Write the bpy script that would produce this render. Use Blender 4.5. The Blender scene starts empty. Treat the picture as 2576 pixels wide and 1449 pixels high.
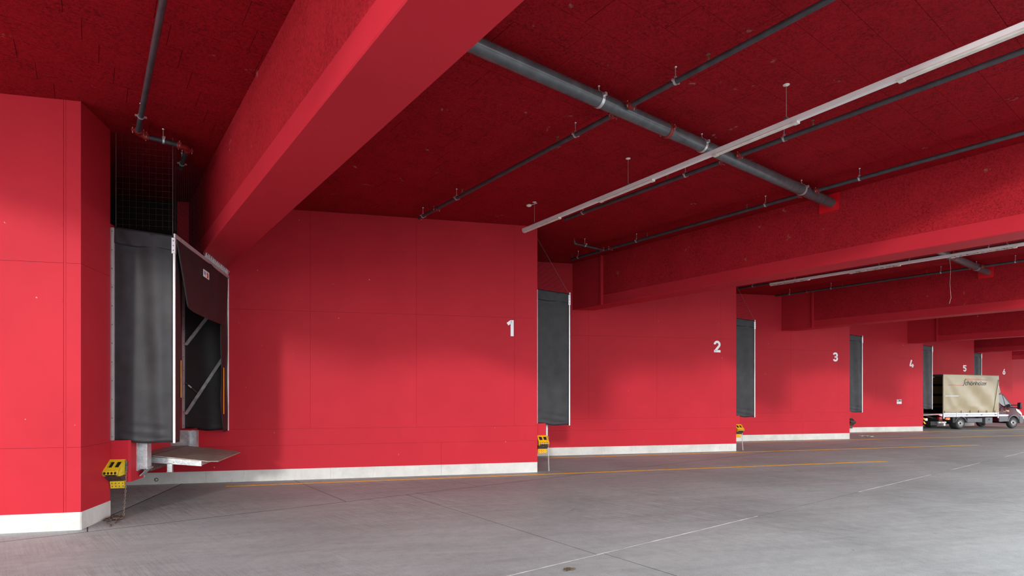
import bpy, math, random
from mathutils import Vector, Matrix
R = math.radians
random.seed(7)
scene = bpy.context.scene
col = scene.collection

# ------------------------------------------------------------------ camera
# X runs along the row of docks, Y into the building, Z up
cam_d = bpy.data.cameras.new('camera')
cam_d.sensor_width = 36.0
cam_d.lens = 1421.0 / 2576.0 * 36.0
cam_d.shift_y = (993.0 - 724.5) / 2576.0
cam_d.clip_start = 0.05
cam_d.clip_end = 500
cam = bpy.data.objects.new('camera', cam_d)
cam.location = (0, 0, 1.98)
cam.rotation_euler = (R(90), 0, -math.atan2(0.6008, 0.7994))
col.objects.link(cam)
scene.camera = cam

# ------------------------------------------------------------------ light
world = bpy.data.worlds.new('overcast_sky')
scene.world = world
world.use_nodes = True
bg = world.node_tree.nodes['Background']
bg.inputs[0].default_value = (0.93, 0.965, 1.0, 1)
bg.inputs[1].default_value = 1.0
sun_d = bpy.data.lights.new('hazy_sun', 'SUN')
sun_d.energy = 0.36
sun_d.angle = R(3.5)
sun_d.color = (1.0, 0.95, 0.9)
sun = bpy.data.objects.new('hazy_sun', sun_d)
sun.rotation_euler = Vector((0.667, 0.745, -0.214)).to_track_quat('-Z', 'Y').to_euler()
sun.location = (-20, -20, 12)
col.objects.link(sun)
vs = scene.view_settings
vs.view_transform = 'Standard'
vs.look = 'None'
vs.gamma = 1.0
vs.use_curve_mapping = False
vs.exposure = 1.95

# ------------------------------------------------------------------ helpers
ZC = 6.276                       # ceiling height
PITCH = 9.06                     # dock pitch
TH = R(23.9)
LW = PITCH * math.cos(TH)        # long wall of a bay
LS = PITCH * math.sin(TH)        # short dock face of a bay
CX1, CY1 = 9.19, 11.15
CANOPY_Y = 0.2
CANOPY_X = -6.1
XEND = 70.0

def corner(n):
    return Vector((CX1 + PITCH * (n - 1), CY1, 0))

def bay_matrix(n):
    return Matrix.Translation(corner(n)) @ Matrix.Rotation(-TH, 4, 'Z')

class MB:
    def __init__(self):
        self.v = []; self.f = []
    def add(self, vs, fs):
        b = len(self.v)
        self.v += [tuple(p) for p in vs]
        self.f += [tuple(i + b for i in f) for f in fs]
        return self
    def box(self, x0, x1, y0, y1, z0, z1):
        v = [(x0,y0,z0),(x1,y0,z0),(x1,y1,z0),(x0,y1,z0),(x0,y0,z1),(x1,y0,z1),(x1,y1,z1),(x0,y1,z1)]
        return self.add(v, [(0,3,2,1),(4,5,6,7),(0,1,5,4),(1,2,6,5),(2,3,7,6),(3,0,4,7)])
    def bbox(self, x0, x1, y0, y1, z0, z1, b):
        # box with all edges along z and the top bevelled: octagonal prism with inset caps
        def ring(i, z):
            return [(x0+b+i,y0+i,z),(x1-b-i,y0+i,z),(x1-i,y0+b+i,z),(x1-i,y1-b-i,z),(x1-b-i,y1-i,z),(x0+b+i,y1-i,z),(x0+i,y1-b-i,z),(x0+i,y0+b+i,z)]
        rs = [ring(b*.6, z0), ring(0, z0+b), ring(0, z1-b), ring(b*.6, z1)]
        vs = sum(rs, []); fs = []
        for k in range(3):
            for i in range(8):
                j = (i+1) % 8
                fs.append((k*8+i, k*8+j, k*8+8+j, k*8+8+i))
        fs.append(tuple(reversed(range(8)))); fs.append(tuple(range(24, 32)))
        return self.add(vs, fs)
    def prism(self, pts, axis, a, b):
        # polygon pts in the plane across `axis`, extruded a..b
        n = len(pts)
        def mk(p, t):
            if axis == 'x': return (t, p[0], p[1])
            if axis == 'y': return (p[0], t, p[1])
            return (p[0], p[1], t)
        vs = [mk(p, a) for p in pts] + [mk(p, b) for p in pts]
        area = sum(pts[i][0]*pts[(i+1)%n][1]-pts[(i+1)%n][0]*pts[i][1] for i in range(n))
        flip = (area < 0) ^ (axis == 'y') ^ (b < a)
        fs = [tuple(range(n-1,-1,-1)), tuple(range(n,2*n))] + [(i,(i+1)%n,(i+1)%n+n,i+n) for i in range(n)]
        if flip: fs = [tuple(reversed(f)) for f in fs]
        return self.add(vs, fs)
    def tube(self, path, r, n=12, caps=True):
        pts = [Vector(p) for p in path]
        rings = []
        prev = None
        for i, p in enumerate(pts):
            if i == 0: d = pts[1]-p
            elif i == len(pts)-1: d = p-pts[i-1]
            else: d = (pts[i+1]-p).normalized() + (p-pts[i-1]).normalized()
            d.normalize()
            if prev is None:
                a = Vector((0,0,1)) if abs(d.z) < .9 else Vector((1,0,0))
                s = d.cross(a).normalized()
            else:
                s = (prev - d*prev.dot(d)).normalized()
            prev = s
            t = d.cross(s)
            rr = r[i] if isinstance(r, (list, tuple)) else r
            rings.append([p + (s*math.cos(2*math.pi*k/n) + t*math.sin(2*math.pi*k/n))*rr for k in range(n)])
        vs = sum(rings, []); fs = []
        for i in range(len(pts)-1):
            for k in range(n):
                j = (k+1) % n
                fs.append((i*n+k, i*n+j, (i+1)*n+j, (i+1)*n+k))
        if caps:
            fs.append(tuple(reversed(range(n)))); fs.append(tuple(range((len(pts)-1)*n, len(pts)*n)))
        return self.add(vs, fs)
    def lathe(self, prof, origin, axis, n=24, a0=0, a1=2*math.pi):
        # prof: (radius, along)
        ax = {'x':(Vector((1,0,0)),Vector((0,1,0)),Vector((0,0,1))),'y':(Vector((0,1,0)),Vector((0,0,1)),Vector((1,0,0))),'z':(Vector((0,0,1)),Vector((1,0,0)),Vector((0,1,0)))}[axis]
        o = Vector(origin)
        full = abs(a1-a0) > 6.28
        m = n if full else n+1
        vs = []
        for r, t in prof:
            for k in range(m):
                a = a0 + (a1-a0)*k/n
                vs.append(o + ax[0]*t + (ax[1]*math.cos(a)+ax[2]*math.sin(a))*r)
        fs = []
        for i in range(len(prof)-1):
            for k in range(n):
                j = (k+1) % m
                fs.append((i*m+k, i*m+j, (i+1)*m+j, (i+1)*m+k))
        return self.add(vs, fs)
    def grid(self, fn, nu, nv, thick=None):
        # fn(s,t) -> (front point, back point) ; closed thin sheet
        fr = []; bk = []
        for j in range(nv+1):
            for i in range(nu+1):
                a, b = fn(i/nu, j/nv)
                fr.append(a); bk.append(b)
        N = len(fr); w = nu+1
        fs = []
        for j in range(nv):
            for i in range(nu):
                q = (j*w+i, j*w+i+1, (j+1)*w+i+1, (j+1)*w+i)
                fs.append(q); fs.append(tuple(x+N for x in reversed(q)))
        edge = [i for i in range(w)] + [j*w+nu for j in range(1, nv+1)] + [nv*w+i for i in range(nu-1,-1,-1)] + [j*w for j in range(nv-1,0,-1)]
        for k in range(len(edge)):
            a = edge[k]; b = edge[(k+1) % len(edge)]
            fs.append((b, a, a+N, b+N))
        return self.add(fr+bk, fs)
    def build(self, name, mat, parent=None, smooth=False, mw=None):
        me = bpy.data.meshes.new(name)
        me.from_pydata(self.v, [], self.f)
        me.validate(); me.update()
        if smooth:
            me.polygons.foreach_set('use_smooth', [True]*len(me.polygons))
            if smooth != 'all': me.set_sharp_from_angle(angle=R(35))
        me.materials.append(mat)
        o = bpy.data.objects.new(name, me)
        col.objects.link(o)
        if parent: o.parent = parent
        if mw is not None: o.matrix_world = mw
        return o

def empty(name, mw=None, loc=None):
    o = bpy.data.objects.new(name, None)
    o.empty_display_size = 0.2
    col.objects.link(o)
    if mw is not None: o.matrix_world = mw
    if loc is not None: o.location = loc
    return o

def tag(o, label, cat=None, group=None, kind=None):
    o['label'] = label
    if cat: o['category'] = cat
    if group: o['group'] = group
    if kind: o['kind'] = kind
    return o

def copy_tree(o, parent=None):
    c = o.copy(); col.objects.link(c)
    c.parent = parent
    for ch in [x for x in bpy.data.objects if x.parent == o]:
        copy_tree(ch, c)
    return c

def ribbon(mb, path, w, y0, y1, closed=False):
    # a stroke in the local xz plane, extruded between y0 (front) and y1
    pts = [Vector((p[0], p[1])) for p in path]
    n = len(pts)
    L = []; Rr = []
    for i, p in enumerate(pts):
        if closed:
            a = (p-pts[i-1]).normalized(); b = (pts[(i+1)%n]-p).normalized()
        else:
            a = (p-pts[i-1]).normalized() if i > 0 else None
            b = (pts[i+1]-p).normalized() if i < n-1 else None
            a = a or b; b = b or a
        d = (a+b)
        if d.length < 1e-4: d = b.copy()
        d.normalize()
        nn = Vector((-d.y, d.x))
        k = 1/max(.45, nn.dot(Vector((-b.y, b.x))))
        L.append(p+nn*w/2*k); Rr.append(p-nn*w/2*k)
    m = n if closed else n-1
    for i in range(m):
        j = (i+1) % n
        q = [L[i], Rr[i], Rr[j], L[j]]
        mb.prism([(a.x, a.y) for a in q], 'y', y0, y1)

def arc(cx, cz, rx, rz, a0, a1, n=14):
    return [(cx+rx*math.cos(R(a0+(a1-a0)*i/n)), cz+rz*math.sin(R(a0+(a1-a0)*i/n))) for i in range(n+1)]

# ------------------------------------------------------------------ materials
def nodes_of(name):
    m = bpy.data.materials.new(name); m.use_nodes = True
    nt = m.node_tree
    return m, nt, nt.nodes['Principled BSDF']

def N(nt, t, **k):
    n = nt.nodes.new(t)
    for a, b in k.items():
        if a in n.inputs: n.inputs[a].default_value = b
        else: setattr(n, a, b)
    return n

def pos(nt, scale=(1,1,1), obj=False, rot=0):
    if obj:
        src = N(nt, 'ShaderNodeTexCoord').outputs['Object']
    else:
        src = N(nt, 'ShaderNodeNewGeometry').outputs['Position']
    mp = N(nt, 'ShaderNodeMapping')
    if rot:
        mp.vector_type = 'TEXTURE'      # rotate first, then scale
        mp.inputs['Scale'].default_value = tuple(1/c for c in scale)
    else:
        mp.inputs['Scale'].default_value = scale
    mp.inputs['Rotation'].default_value = (0, 0, rot)
    nt.links.new(src, mp.inputs['Vector'])
    return mp.outputs[0]

def noise(nt, vec, scale, detail=4, rough=.55, dist=0):
    n = N(nt, 'ShaderNodeTexNoise')
    n.inputs['Scale'].default_value = scale; n.inputs['Detail'].default_value = detail
    n.inputs['Roughness'].default_value = rough; n.inputs['Distortion'].default_value = dist
    nt.links.new(vec, n.inputs['Vector'])
    return n.outputs['Fac']

def ramp(nt, fac, stops):
    r = N(nt, 'ShaderNodeValToRGB')
    e = r.color_ramp.elements
    while len(e) < len(stops): e.new(.5)
    for el, (p, c) in zip(e, stops):
        el.position = p
        el.color = (c, c, c, 1) if isinstance(c, (int, float)) else (*c, 1)
    nt.links.new(fac, r.inputs[0])
    return r.outputs[0]

def mix(nt, fac, a, b, mode='MIX'):
    m = N(nt, 'ShaderNodeMix', data_type='RGBA', blend_type=mode)
    for sock, val in ((m.inputs[0], fac), (m.inputs[6], a), (m.inputs[7], b)):
        if isinstance(val, bpy.types.NodeSocket): nt.links.new(val, sock)
        elif isinstance(val, (int, float)): sock.default_value = val
        else: sock.default_value = (*val, 1)
    return m.outputs[2]

def bump(nt, h, strength, dist=.01):
    b = N(nt, 'ShaderNodeBump')
    b.inputs['Strength'].default_value = strength; b.inputs['Distance'].default_value = dist
    nt.links.new(h, b.inputs['Height'])
    return b.outputs[0]

def simple(name, c, rough=.5, metal=0, var=.12, scale=8, spec=.5, bmp=0, obj=True):
    m, nt, b = nodes_of(name)
    p = pos(nt, obj=obj)
    f = noise(nt, p, scale, 5)
    dark = tuple(x*(1-var*1.6) for x in c); lite = tuple(min(1, x*(1+var)) for x in c)
    nt.links.new(ramp(nt, f, [(.3, dark), (.7, lite)]), b.inputs['Base Color'])
    b.inputs['Roughness'].default_value = rough; b.inputs['Metallic'].default_value = metal
    b.inputs['Specular IOR Level'].default_value = spec
    if bmp: nt.links.new(bump(nt, noise(nt, p, scale*12, 3), bmp, .004), b.inputs['Normal'])
    return m

RED = (0.50, 0.024, 0.038)
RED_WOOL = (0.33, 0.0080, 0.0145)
RED_WEB = (0.46, 0.018, 0.028)
def red_paint(name, speck=0.0, rough=.5, base=RED, fine=180, marks=True, wool=False):
    m, nt, b = nodes_of(name)
    p = pos(nt)
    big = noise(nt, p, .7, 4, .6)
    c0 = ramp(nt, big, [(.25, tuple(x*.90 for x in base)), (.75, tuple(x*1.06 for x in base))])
    if wool:
        q = pos(nt, (1.0, 1.0, 1.0))
        a = noise(nt, q, 34, 6, .75, .9)
        d = noise(nt, p, 2.2, 3, .6)
        f = ramp(nt, a, [(.40, 1.0), (.56, 0.0)])
        sc = ramp(nt, d, [(.3, .45), (.75, 1.0)])
        f2 = mix(nt, 1.0, f, sc, 'MULTIPLY')
        c0 = mix(nt, f2, c0, tuple(x*(1-speck) for x in base))
        s2 = noise(nt, p, 3.3, 2, .5)
        s3 = noise(nt, p, 14, 3, .6)
        pale = mix(nt, 1.0, ramp(nt, s2, [(.70, 0.0), (.74, 1.0)]), ramp(nt, s3, [(.5, 0), (.62, .4)]), 'MULTIPLY')
        c0 = mix(nt, pale, c0, (.42, .30, .24))
        h = noise(nt, q, 42, 5, .7, .7)
        nt.links.new(bump(nt, h, .55, .012), b.inputs['Normal'])
    else:
        if marks:
            w = N(nt, 'ShaderNodeTexVoronoi'); w.inputs['Scale'].default_value = 2.7
            nt.links.new(pos(nt, (1, 1, .7)), w.inputs['Vector'])
            g = ramp(nt, w.outputs['Distance'], [(.030, 1.0), (.045, 0.0)])
            k = ramp(nt, noise(nt, p, 34, 3, .6), [(.535, 0.0), (.58, .75)])
            c0 = mix(nt, mix(nt, 1.0, g, k, 'MULTIPLY'), c0, (.75, .55, .52))
            sc = ramp(nt, noise(nt, pos(nt, (1, 1, .35)), 5.0, 5, .7), [(.66, 0.0), (.78, .30)])
            c0 = mix(nt, sc, c0, tuple(x*.72 for x in base))
        h = noise(nt, p, fine, 2, .5)
        nt.links.new(bump(nt, h, .12, .004), b.inputs['Normal'])
    nt.links.new(c0, b.inputs['Base Color'])
    b.inputs['Roughness'].default_value = rough
    b.inputs['Specular IOR Level'].default_value = .07
    return m

M_WALL = red_paint('red_wall_paint', rough=.48)
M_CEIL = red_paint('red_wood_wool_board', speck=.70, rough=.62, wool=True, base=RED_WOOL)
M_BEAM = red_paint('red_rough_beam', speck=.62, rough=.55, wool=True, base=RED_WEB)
M_BAND = red_paint('red_smooth_beam', rough=.45, marks=False)
M_GAP = simple('dark_red_joint', (.16, .008, .012), .8)
M_PATCH = simple('bright_red_sealing_board', (.72, .004, .012), .4, var=.03)

def concrete_white():
    m, nt, b = nodes_of('pale_concrete_base')
    p = pos(nt)
    a = noise(nt, p, 1.6, 6, .65)
    c0 = ramp(nt, a, [(.28, (.48, .475, .445)), (.6, (.63, .625, .595)), (.8, (.69, .685, .66))])
    st = ramp(nt, noise(nt, pos(nt, (3, 3, .8)), 4, 5, .7), [(.58, 0.0), (.74, .55)])
    c0 = mix(nt, st, c0, (.38, .34, .28))
    pit = ramp(nt, noise(nt, p, 60, 2, .5), [(.70, 0), (.76, .7)])
    c0 = mix(nt, pit, c0, (.25, .2, .16))
    nt.links.new(c0, b.inputs['Base Color'])
    b.inputs['Roughness'].default_value = .75
    nt.links.new(bump(nt, noise(nt, p, 90, 3), .15, .004), b.inputs['Normal'])
    return m
M_BASE = concrete_white()

GROOVE = 7.0
def concrete_floor(name, tint=1.0, broom=.42):
    m, nt, b = nodes_of(name)
    p = pos(nt)
    a = noise(nt, p, .33, 6, .62, .4)
    c0 = ramp(nt, a, [(.25, tuple(x*tint for x in (.268, .292, .292))), (.5, tuple(x*tint for x in (.352, .380, .380))), (.75, tuple(x*tint for x in (.420, .448, .448)))])
    st = noise(nt, pos(nt, (.25, 2.2, 1), rot=-TH), 1.5, 5, .65, .5)
    c0 = mix(nt, ramp(nt, st, [(.45, 0.0), (.75, .42)]), c0, tuple(x*tint for x in (.200, .208, .209)))
    st2 = noise(nt, pos(nt, (.3, 1.6, 1), rot=-TH*.6), 2.6, 4, .6, .8)
    c0 = mix(nt, ramp(nt, st2, [(.60, 0.0), (.80, .35)]), c0, tuple(x*tint for x in (0.396, 0.407, 0.407)))
    gr = noise(nt, p, 70, 6, .8)
    c0 = mix(nt, 1.0, c0, ramp(nt, gr, [(.30, .72), (.70, 1.24)]), 'MULTIPLY')
    md = noise(nt, p, 6, 6, .75, .3)
    c0 = mix(nt, 1.0, c0, ramp(nt, md, [(.30, .86), (.70, 1.10)]), 'MULTIPLY')
    gv = noise(nt, pos(nt, (42, 1.0, 1), rot=R(GROOVE)), 1.0, 4, .75, .4)
    pt = ramp(nt, noise(nt, p, .25, 2, .5), [(.42, 0.10), (.62, 1.0)])
    c0 = mix(nt, pt, c0, mix(nt, 1.0, c0, ramp(nt, gv, [(.35, .66), (.6, 1.12)]), 'MULTIPLY'))
    gv = mix(nt, 1.0, gv, pt, 'MULTIPLY')
    sp = ramp(nt, noise(nt, p, 1.5, 6, .72, 1.2), [(.665, 0.0), (.73, .65)])
    c0 = mix(nt, sp, c0, (.10, .085, .075))
    nt.links.new(c0, b.inputs['Base Color'])
    b.inputs['Roughness'].default_value = .58
    b.inputs['Specular IOR Level'].default_value = .4
    hh = mix(nt, .40, gv, gr)
    nt.links.new(bump(nt, hh, broom, .010), b.inputs['Normal'])
    return m
M_FLOOR = concrete_floor('broomed_concrete_floor')
M_DARKGND = simple('unseen_dark_ground', (.06, .06, .062), .85, var=.2, scale=3, obj=False)  # unseen ground behind the camera, made dark to cut light bounced upward
M_PIT = concrete_floor('dock_pit_concrete', 1.65, .12)
M_JOINT = simple('dark_floor_joint', (.035, .030, .028), .9)
M_SEAL = simple('pale_joint_sealant', (.50, .50, .49), .6, var=.3, scale=3, obj=False)
def worn_yellow():
    m, nt, b = nodes_of('worn_yellow_floor_paint')
    p = pos(nt)
    f = ramp(nt, noise(nt, p, 9, 5, .75), [(.30, 0.0), (.50, 1.0)])
    nt.links.new(mix(nt, f, (.42, .27, .09), (.80, .42, .015)), b.inputs['Base Color'])
    b.inputs['Roughness'].default_value = .6
    return m
M_YLINE = worn_yellow()
M_WHITE = simple('white_dock_number', (.92, .92, .94), .4, var=.01)
M_PVC = simple('black_tarpaulin', (.024, .024, .028), .50, var=.22, scale=4, spec=.32, bmp=.06)
M_PVC2 = simple('rubber_curtain_and_panel_shade', (.016, .014, .015), .5, var=.2, scale=5)
M_ALU = simple('aluminium_profile', (.62, .60, .62), .38, .6, var=.06)
M_ALUW = simple('bright_aluminium_edge', (.86, .86, .85), .35, .15, var=.03)
def galvanised(name='galvanised_steel'):
    m, nt, b = nodes_of(name)
    p = pos(nt, obj=True)
    c0 = mix(nt, .6, ramp(nt, noise(nt, p, 6, 5, .7), [(.3, (.26, .27, .28)), (.7, (.66, .68, .69))]), ramp(nt, noise(nt, p, 30, 2, .5), [(.35, .35), (.65, .65)]), 'SOFT_LIGHT')
    nt.links.new(c0, b.inputs['Base Color'])
    b.inputs['Metallic'].default_value = .55; b.inputs['Roughness'].default_value = .45
    return m
M_GALV = galvanised()
M_PIPE = simple('grey_steel_pipe', (.085, .090, .098), .27, .15, var=.18, scale=6, spec=.7)
M_PIPES = simple('dark_grey_steel_pipe', (.060, .060, .068), .45, .2, var=.2, scale=6)
M_RCOUP = simple('red_pipe_coupling', (.24, .012, .010), .4, var=.1)
M_ZINC = simple('zinc_plated_clamp', (.66, .66, .67), .32, .7, var=.1, scale=20)
M_BRASS = simple('bronze_sprinkler', (.25, .17, .10), .4, .6)
M_LAMP = simple('white_lamp_rail', (.78, .74, .74), .4, var=.05, scale=3)
M_DIFF = simple('dirty_white_diffuser', (.72, .68, .62), .45, var=.14, scale=6)
M_LAMPD = simple('rust_flaked_lamp_housing', (.60, .55, .52), .5, var=.55, scale=18)
M_WIRE = simple('thin_grey_wire', (.33, .27, .25), .5, .3)
M_NET = simple('dark_bird_net_cord', (.030, .016, .017), .9)
M_NETR = simple('brown_net_rope', (.15, .10, .09), .8)
M_YEL = simple('yellow_plastic', (.78, .60, .02), .42, var=.12, scale=14)
M_YEL2 = simple('orange_yellow_plastic', (.82, .42, .01), .42, var=.15, scale=14)
M_GRIME = simple('brown_grimy_rubber', (.085, .060, .045), .75, var=.4, scale=18)
M_HOLE = simple('black_recess', (.012, .010, .010), .9)
M_STEEL = simple('dull_dark_steel', (.16, .15, .15), .45, .6, var=.3, scale=15)
M_CHAIN = simple('rusty_steel_chain', (.22, .17, .14), .5, .6, var=.4, scale=40)
M_TEAR = None
def tear_plate():
    m, nt, b = nodes_of('worn_tear_plate')
    p = pos(nt, obj=True)
    c0 = ramp(nt, noise(nt, p, 7, 5, .7), [(.3, (.27, .225, .19)), (.7, (.42, .36, .30))])
    br = N(nt, 'ShaderNodeTexBrick'); br.inputs['Scale'].default_value = 14
    br.inputs['Mortar Size'].default_value = .035
    nt.links.new(p, br.inputs['Vector'])
    nt.links.new(c0, b.inputs['Base Color'])
    b.inputs['Metallic'].default_value = .35; b.inputs['Roughness'].default_value = .55
    nt.links.new(bump(nt, br.outputs['Fac'], .5, .004), b.inputs['Normal'])
    return m
M_TEAR = tear_plate()
M_ORANGE = simple('orange_reflective_stripe', (.95, .36, .01), .4, var=.03)
M_STICK = simple('white_sticker', (.80, .78, .77), .4, var=.02)
M_STBLUE = simple('blue_print', (.10, .10, .32), .5)
M_STRED = simple('red_print', (.65, .08, .03), .5)
M_STBLK = simple('black_print', (.02, .02, .025), .5)
M_GREYP = simple('grey_print', (.35, .35, .36), .5)
M_NICHE = simple('niche_painted_shade', (.020, .008, .009), .85, var=.2)  # near-black colour paints in the deep shade above the shelters
M_DOOR = simple('grey_dock_door', (.20, .20, .21), .5)

# ------------------------------------------------------------------ floor
slab_id = [0]
fl = tag(MB().box(-30, XEND+10, -60, 24, -.30, -.0018).build('floor', M_JOINT), 'grey broomed concrete yard floor with slab joints and tyre stains', 'floor', kind='structure')
G = .008
def slab(x0, x1, y0, y1):
    MB().box(x0+G, x1-G, y0+G, y1-G, -.008, 0).build('slab', M_FLOOR if y0 > -12 else M_DARKGND, fl)
ys = [-60, -25, -10.8, -5.54, -.29, 4.96]
for i in range(len(ys)-1):
    st = 7.5 if ys[i] > -12 else 25
    xs = []
    x = 5.15 - 5*7.5 if st == 7.5 else -30
    while x < XEND+10: xs.append(x); x += st
    xs.append(XEND+10)
    for a, b_ in zip(xs[:-1], xs[1:]):
        if b_-a > .1: slab(a, b_, ys[i], ys[i+1])
xs = [5.05-7.5*k for k in range(4, 0, -1)] + [5.05+7.5*k for k in range(0, 10)] + [XEND+10]
for a, b_ in zip(xs[:-1], xs[1:]):
    if b_-a > .1: slab(a, b_, 4.96, 10.2)
xs = [-30, -9.06, 0.0]
k = 0
while 9.06*k < XEND+8:
    xs += [9.06*k+3.83, 9.06*k+6.75, 9.06*(k+1)]; k += 1
xs = sorted(x for x in xs if x <= XEND+10)
for a, b_ in zip(xs[:-1], xs[1:]):
    slab(a, b_, 10.2, 24)
MB().box(-30, XEND+10, 10.192, 10.208, -.004, .0008).build('dark_joint', M_JOINT, fl)
s_ = MB()
x = -5.0
rnd = random.Random(3)
while x < 60:
    l = rnd.uniform(.5, 1.6)
    if rnd.random() < .88:
        w = rnd.uniform(.006, .010); o = rnd.uniform(-.003, .003)
        s_.box(x, x+l, 4.96-w+o, 4.96+w+o, -.02, .0025)
    x += l
js = s_.build('joint_sealant', M_SEAL, fl); js['label'] = 'pale sealant filling the long floor joint'; js['kind'] = 'stuff'

# ------------------------------------------------------------------ ceiling boards
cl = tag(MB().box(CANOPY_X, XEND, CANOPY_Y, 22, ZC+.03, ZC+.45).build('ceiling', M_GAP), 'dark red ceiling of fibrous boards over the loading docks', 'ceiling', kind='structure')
BW, BL = .485, 1.0
me_b = MB().box(-BL/2+.0025, BL/2-.0025, -BW/2+.002, BW/2-.002, 0, .035)
cs, sn = .7994, .6008
def project(x, y, z):
    d = x*sn + y*cs
    if d < .3: return None
    return (1288+1421*(x*cs-y*sn)/d, 993-1421*(z-1.98)/d, d)
cells = []
row = 0
y = 8.10 - BW*25
while y < 17.5:
    off = -.054 + .17*row - .17*25
    x0 = off - math.ceil((off-CANOPY_X)/BL)*BL
    x = x0
    while x < XEND:
        a = max(x, CANOPY_X); b_ = min(x+BL, XEND)
        if y > CANOPY_Y and b_-a > .9:
            cells.append(((a+b_)/2, y+BW/2))
        x += BL
    y += BW; row += 1
def show(c):
    q = project(c[0], c[1], ZC)
    if not q: return 0
    if q[0] < -30 or q[0] > 2610 or q[1] < -30: return 0
    return 1/q[2]**3
cells.sort(key=show, reverse=True)
proto = None
rest = MB()
rnd = random.Random(5)
for i, (x, y) in enumerate(cells):
    dz = rnd.uniform(-.0015, .0015)
    if i < 300:
        if proto is None:
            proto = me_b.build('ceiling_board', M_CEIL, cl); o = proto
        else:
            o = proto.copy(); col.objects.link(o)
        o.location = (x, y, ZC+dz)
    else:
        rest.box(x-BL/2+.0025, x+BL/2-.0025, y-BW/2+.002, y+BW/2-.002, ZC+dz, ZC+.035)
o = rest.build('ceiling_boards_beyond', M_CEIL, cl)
o['kind'] = 'stuff'

# ------------------------------------------------------------------ beams
ORD = ['first', 'second', 'third', 'fourth', 'fifth', 'sixth', 'seventh']
BX = [1.80, 12.72, 24.10, 35.45, 46.7, 58.0]
ZB = 4.77; BWID = .68; BAND = .29
def wall_y(x):   # plan line of the long walls at x
    n = 1
    while corner(n).x < x: n += 1
    return corner(n).y + (corner(n).x - x)*math.tan(TH)
blab = ['massive red concrete beam nearest the camera, above the open dock shelter', 'red concrete beam meeting the wall painted two', 'red concrete beam meeting the wall painted three', 'red concrete beam meeting the wall painted four', 'far red concrete beam over the wall painted five', 'farthest red concrete beam at the right edge']
for i, x in enumerate(BX):
    yw = wall_y(x)+.6
    ye = CANOPY_Y
    b = empty('trim_%d' % (i+1), loc=(x, ye, 0))
    tag(b, blab[i], 'beam', 'ceiling beams over the docks', 'structure')
    L = yw-ye
    MB().box(.010, BWID-.010, 0, L, ZB+BAND, ZC+.02).build('beam_web', M_BEAM, b)
    MB().prism([(0, ZB+.012), (.012, ZB), (BWID-.012, ZB), (BWID, ZB+.012), (BWID, ZB+BAND), (0, ZB+BAND)], 'y', 0, L).build('beam_edge', M_BAND, b)
    ys_ = wall_y(x) - 1.35 - ye
    if i in (1, 2, 3):
        MB().box(-.085, .012, ys_, ys_+.05, ZB, ZC).build('corner_strip', M_BAND, b)
        MB().box(-.012, .012, ys_+.05, L, ZB-.012, ZC).build('beam_end', M_BAND, b)

# ------------------------------------------------------------------ walls
JV = [0, .60, 3.05, 5.50, 7.95, LW+2.1]
NUM = ['', 'one', 'two', 'three', 'four', 'five', 'six', 'seven']
EXTRA = .08        # the first dock face stands a little proud
for n in range(1, 8):
    mw = bay_matrix(n)
    core = MB().box(-LW-1.7, -.008, .010, .18, 0, ZC+.02).build('wall_bay_%d' % n, M_GAP)
    core.matrix_world = mw
    tag(core, 'long red wall painted with a white %s' % NUM[n] if n < 7 else 'last red wall at the right edge behind the truck cab', 'wall', kind='structure')
    g = .0015
    for (z0, z1, xs) in ((.26, .81, [0, 2.45, LW+2.1]), (.81, 1.19, [0, LW+2.1]), (1.19, 3.93, JV), (3.93, ZC+.01, JV)):
        for a, b_ in zip(xs[:-1], xs[1:]):
            MB().box(-b_+g, -a-(g if a > 0 else 0), 0, .0115, z0+(g if z0 > .3 else 0), z1-g).build('panel', M_WALL, core)
    MB().box(-.008, 0, .0115, .18, .26, ZC+.01).build('end_panel', M_WALL, core)
    bb = empty('baseboard_bay_%d' % n, mw)
    tag(bb, 'white concrete base strip under the wall painted %s' % NUM[n] if n < 7 else 'white concrete base strip behind the truck cab', 'baseboard', kind='structure')
    for a, b_ in zip([0, 2.45, 5.05, 7.72], [2.45, 5.05, 7.72, LW+2.1]):
        MB().box(-b_+g, -a-(g if a > 0 else 0), -.003 if a < 2 else -.001, .17, 0, .26).build('base_segment', M_BASE, bb)

m_ = MB(); m_.lathe([(0, .012), (.020, .012), (.024, -.002), (.040, -.003), (.042, .004)], (-8.72, -.001, .105), 'y', 18)
m_.build('drain_hole', M_STEEL, bpy.data.objects['baseboard_bay_1'], True)
# the thick wall at the far left
mw0 = bay_matrix(0)
VL, VR = -.76, .16
w0 = MB().box(-13, .10, VL+.010, VR, 0, ZC+.02).build('wall_left', M_GAP)
w0.matrix_world = mw0
tag(w0, 'thick red wall end at the left edge beside the open shelter', 'wall', kind='structure')
rows0 = [(.26, 1.21), (1.21, 3.90), (3.90, ZC+.01)]
for z0, z1 in rows0:
    for a, b_ in ((-13, -2.6), (-2.6, -.11), (-.08, .11)):
        gg = .002
        MB().box(a+gg, b_-(gg if b_ < .1 else 0), VL, VL+.0115, z0+(gg if z0 > .3 else 0), z1-gg).build('panel', M_WALL, w0)
    MB().box(-.108, -.082, VL+.002, VL+.0115, z0, z1).build('joint_strip', M_WALL, w0)
    MB().box(.10, .11, VL+.0115, VR, z0+(.002 if z0 > .3 else 0), z1-.002).build('end_panel', M_WALL, w0)
for z in (5.75, 4.45, 3.35, 1.75):
    MB().lathe([(0, 0), (.018, 0), (.022, .004), (.022, .009)], (-.13, VL-.0035, z), 'y', 14).build('tie_hole_plug', M_WALL, w0, True)
bb0 = empty('baseboard_left', mw0)
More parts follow.
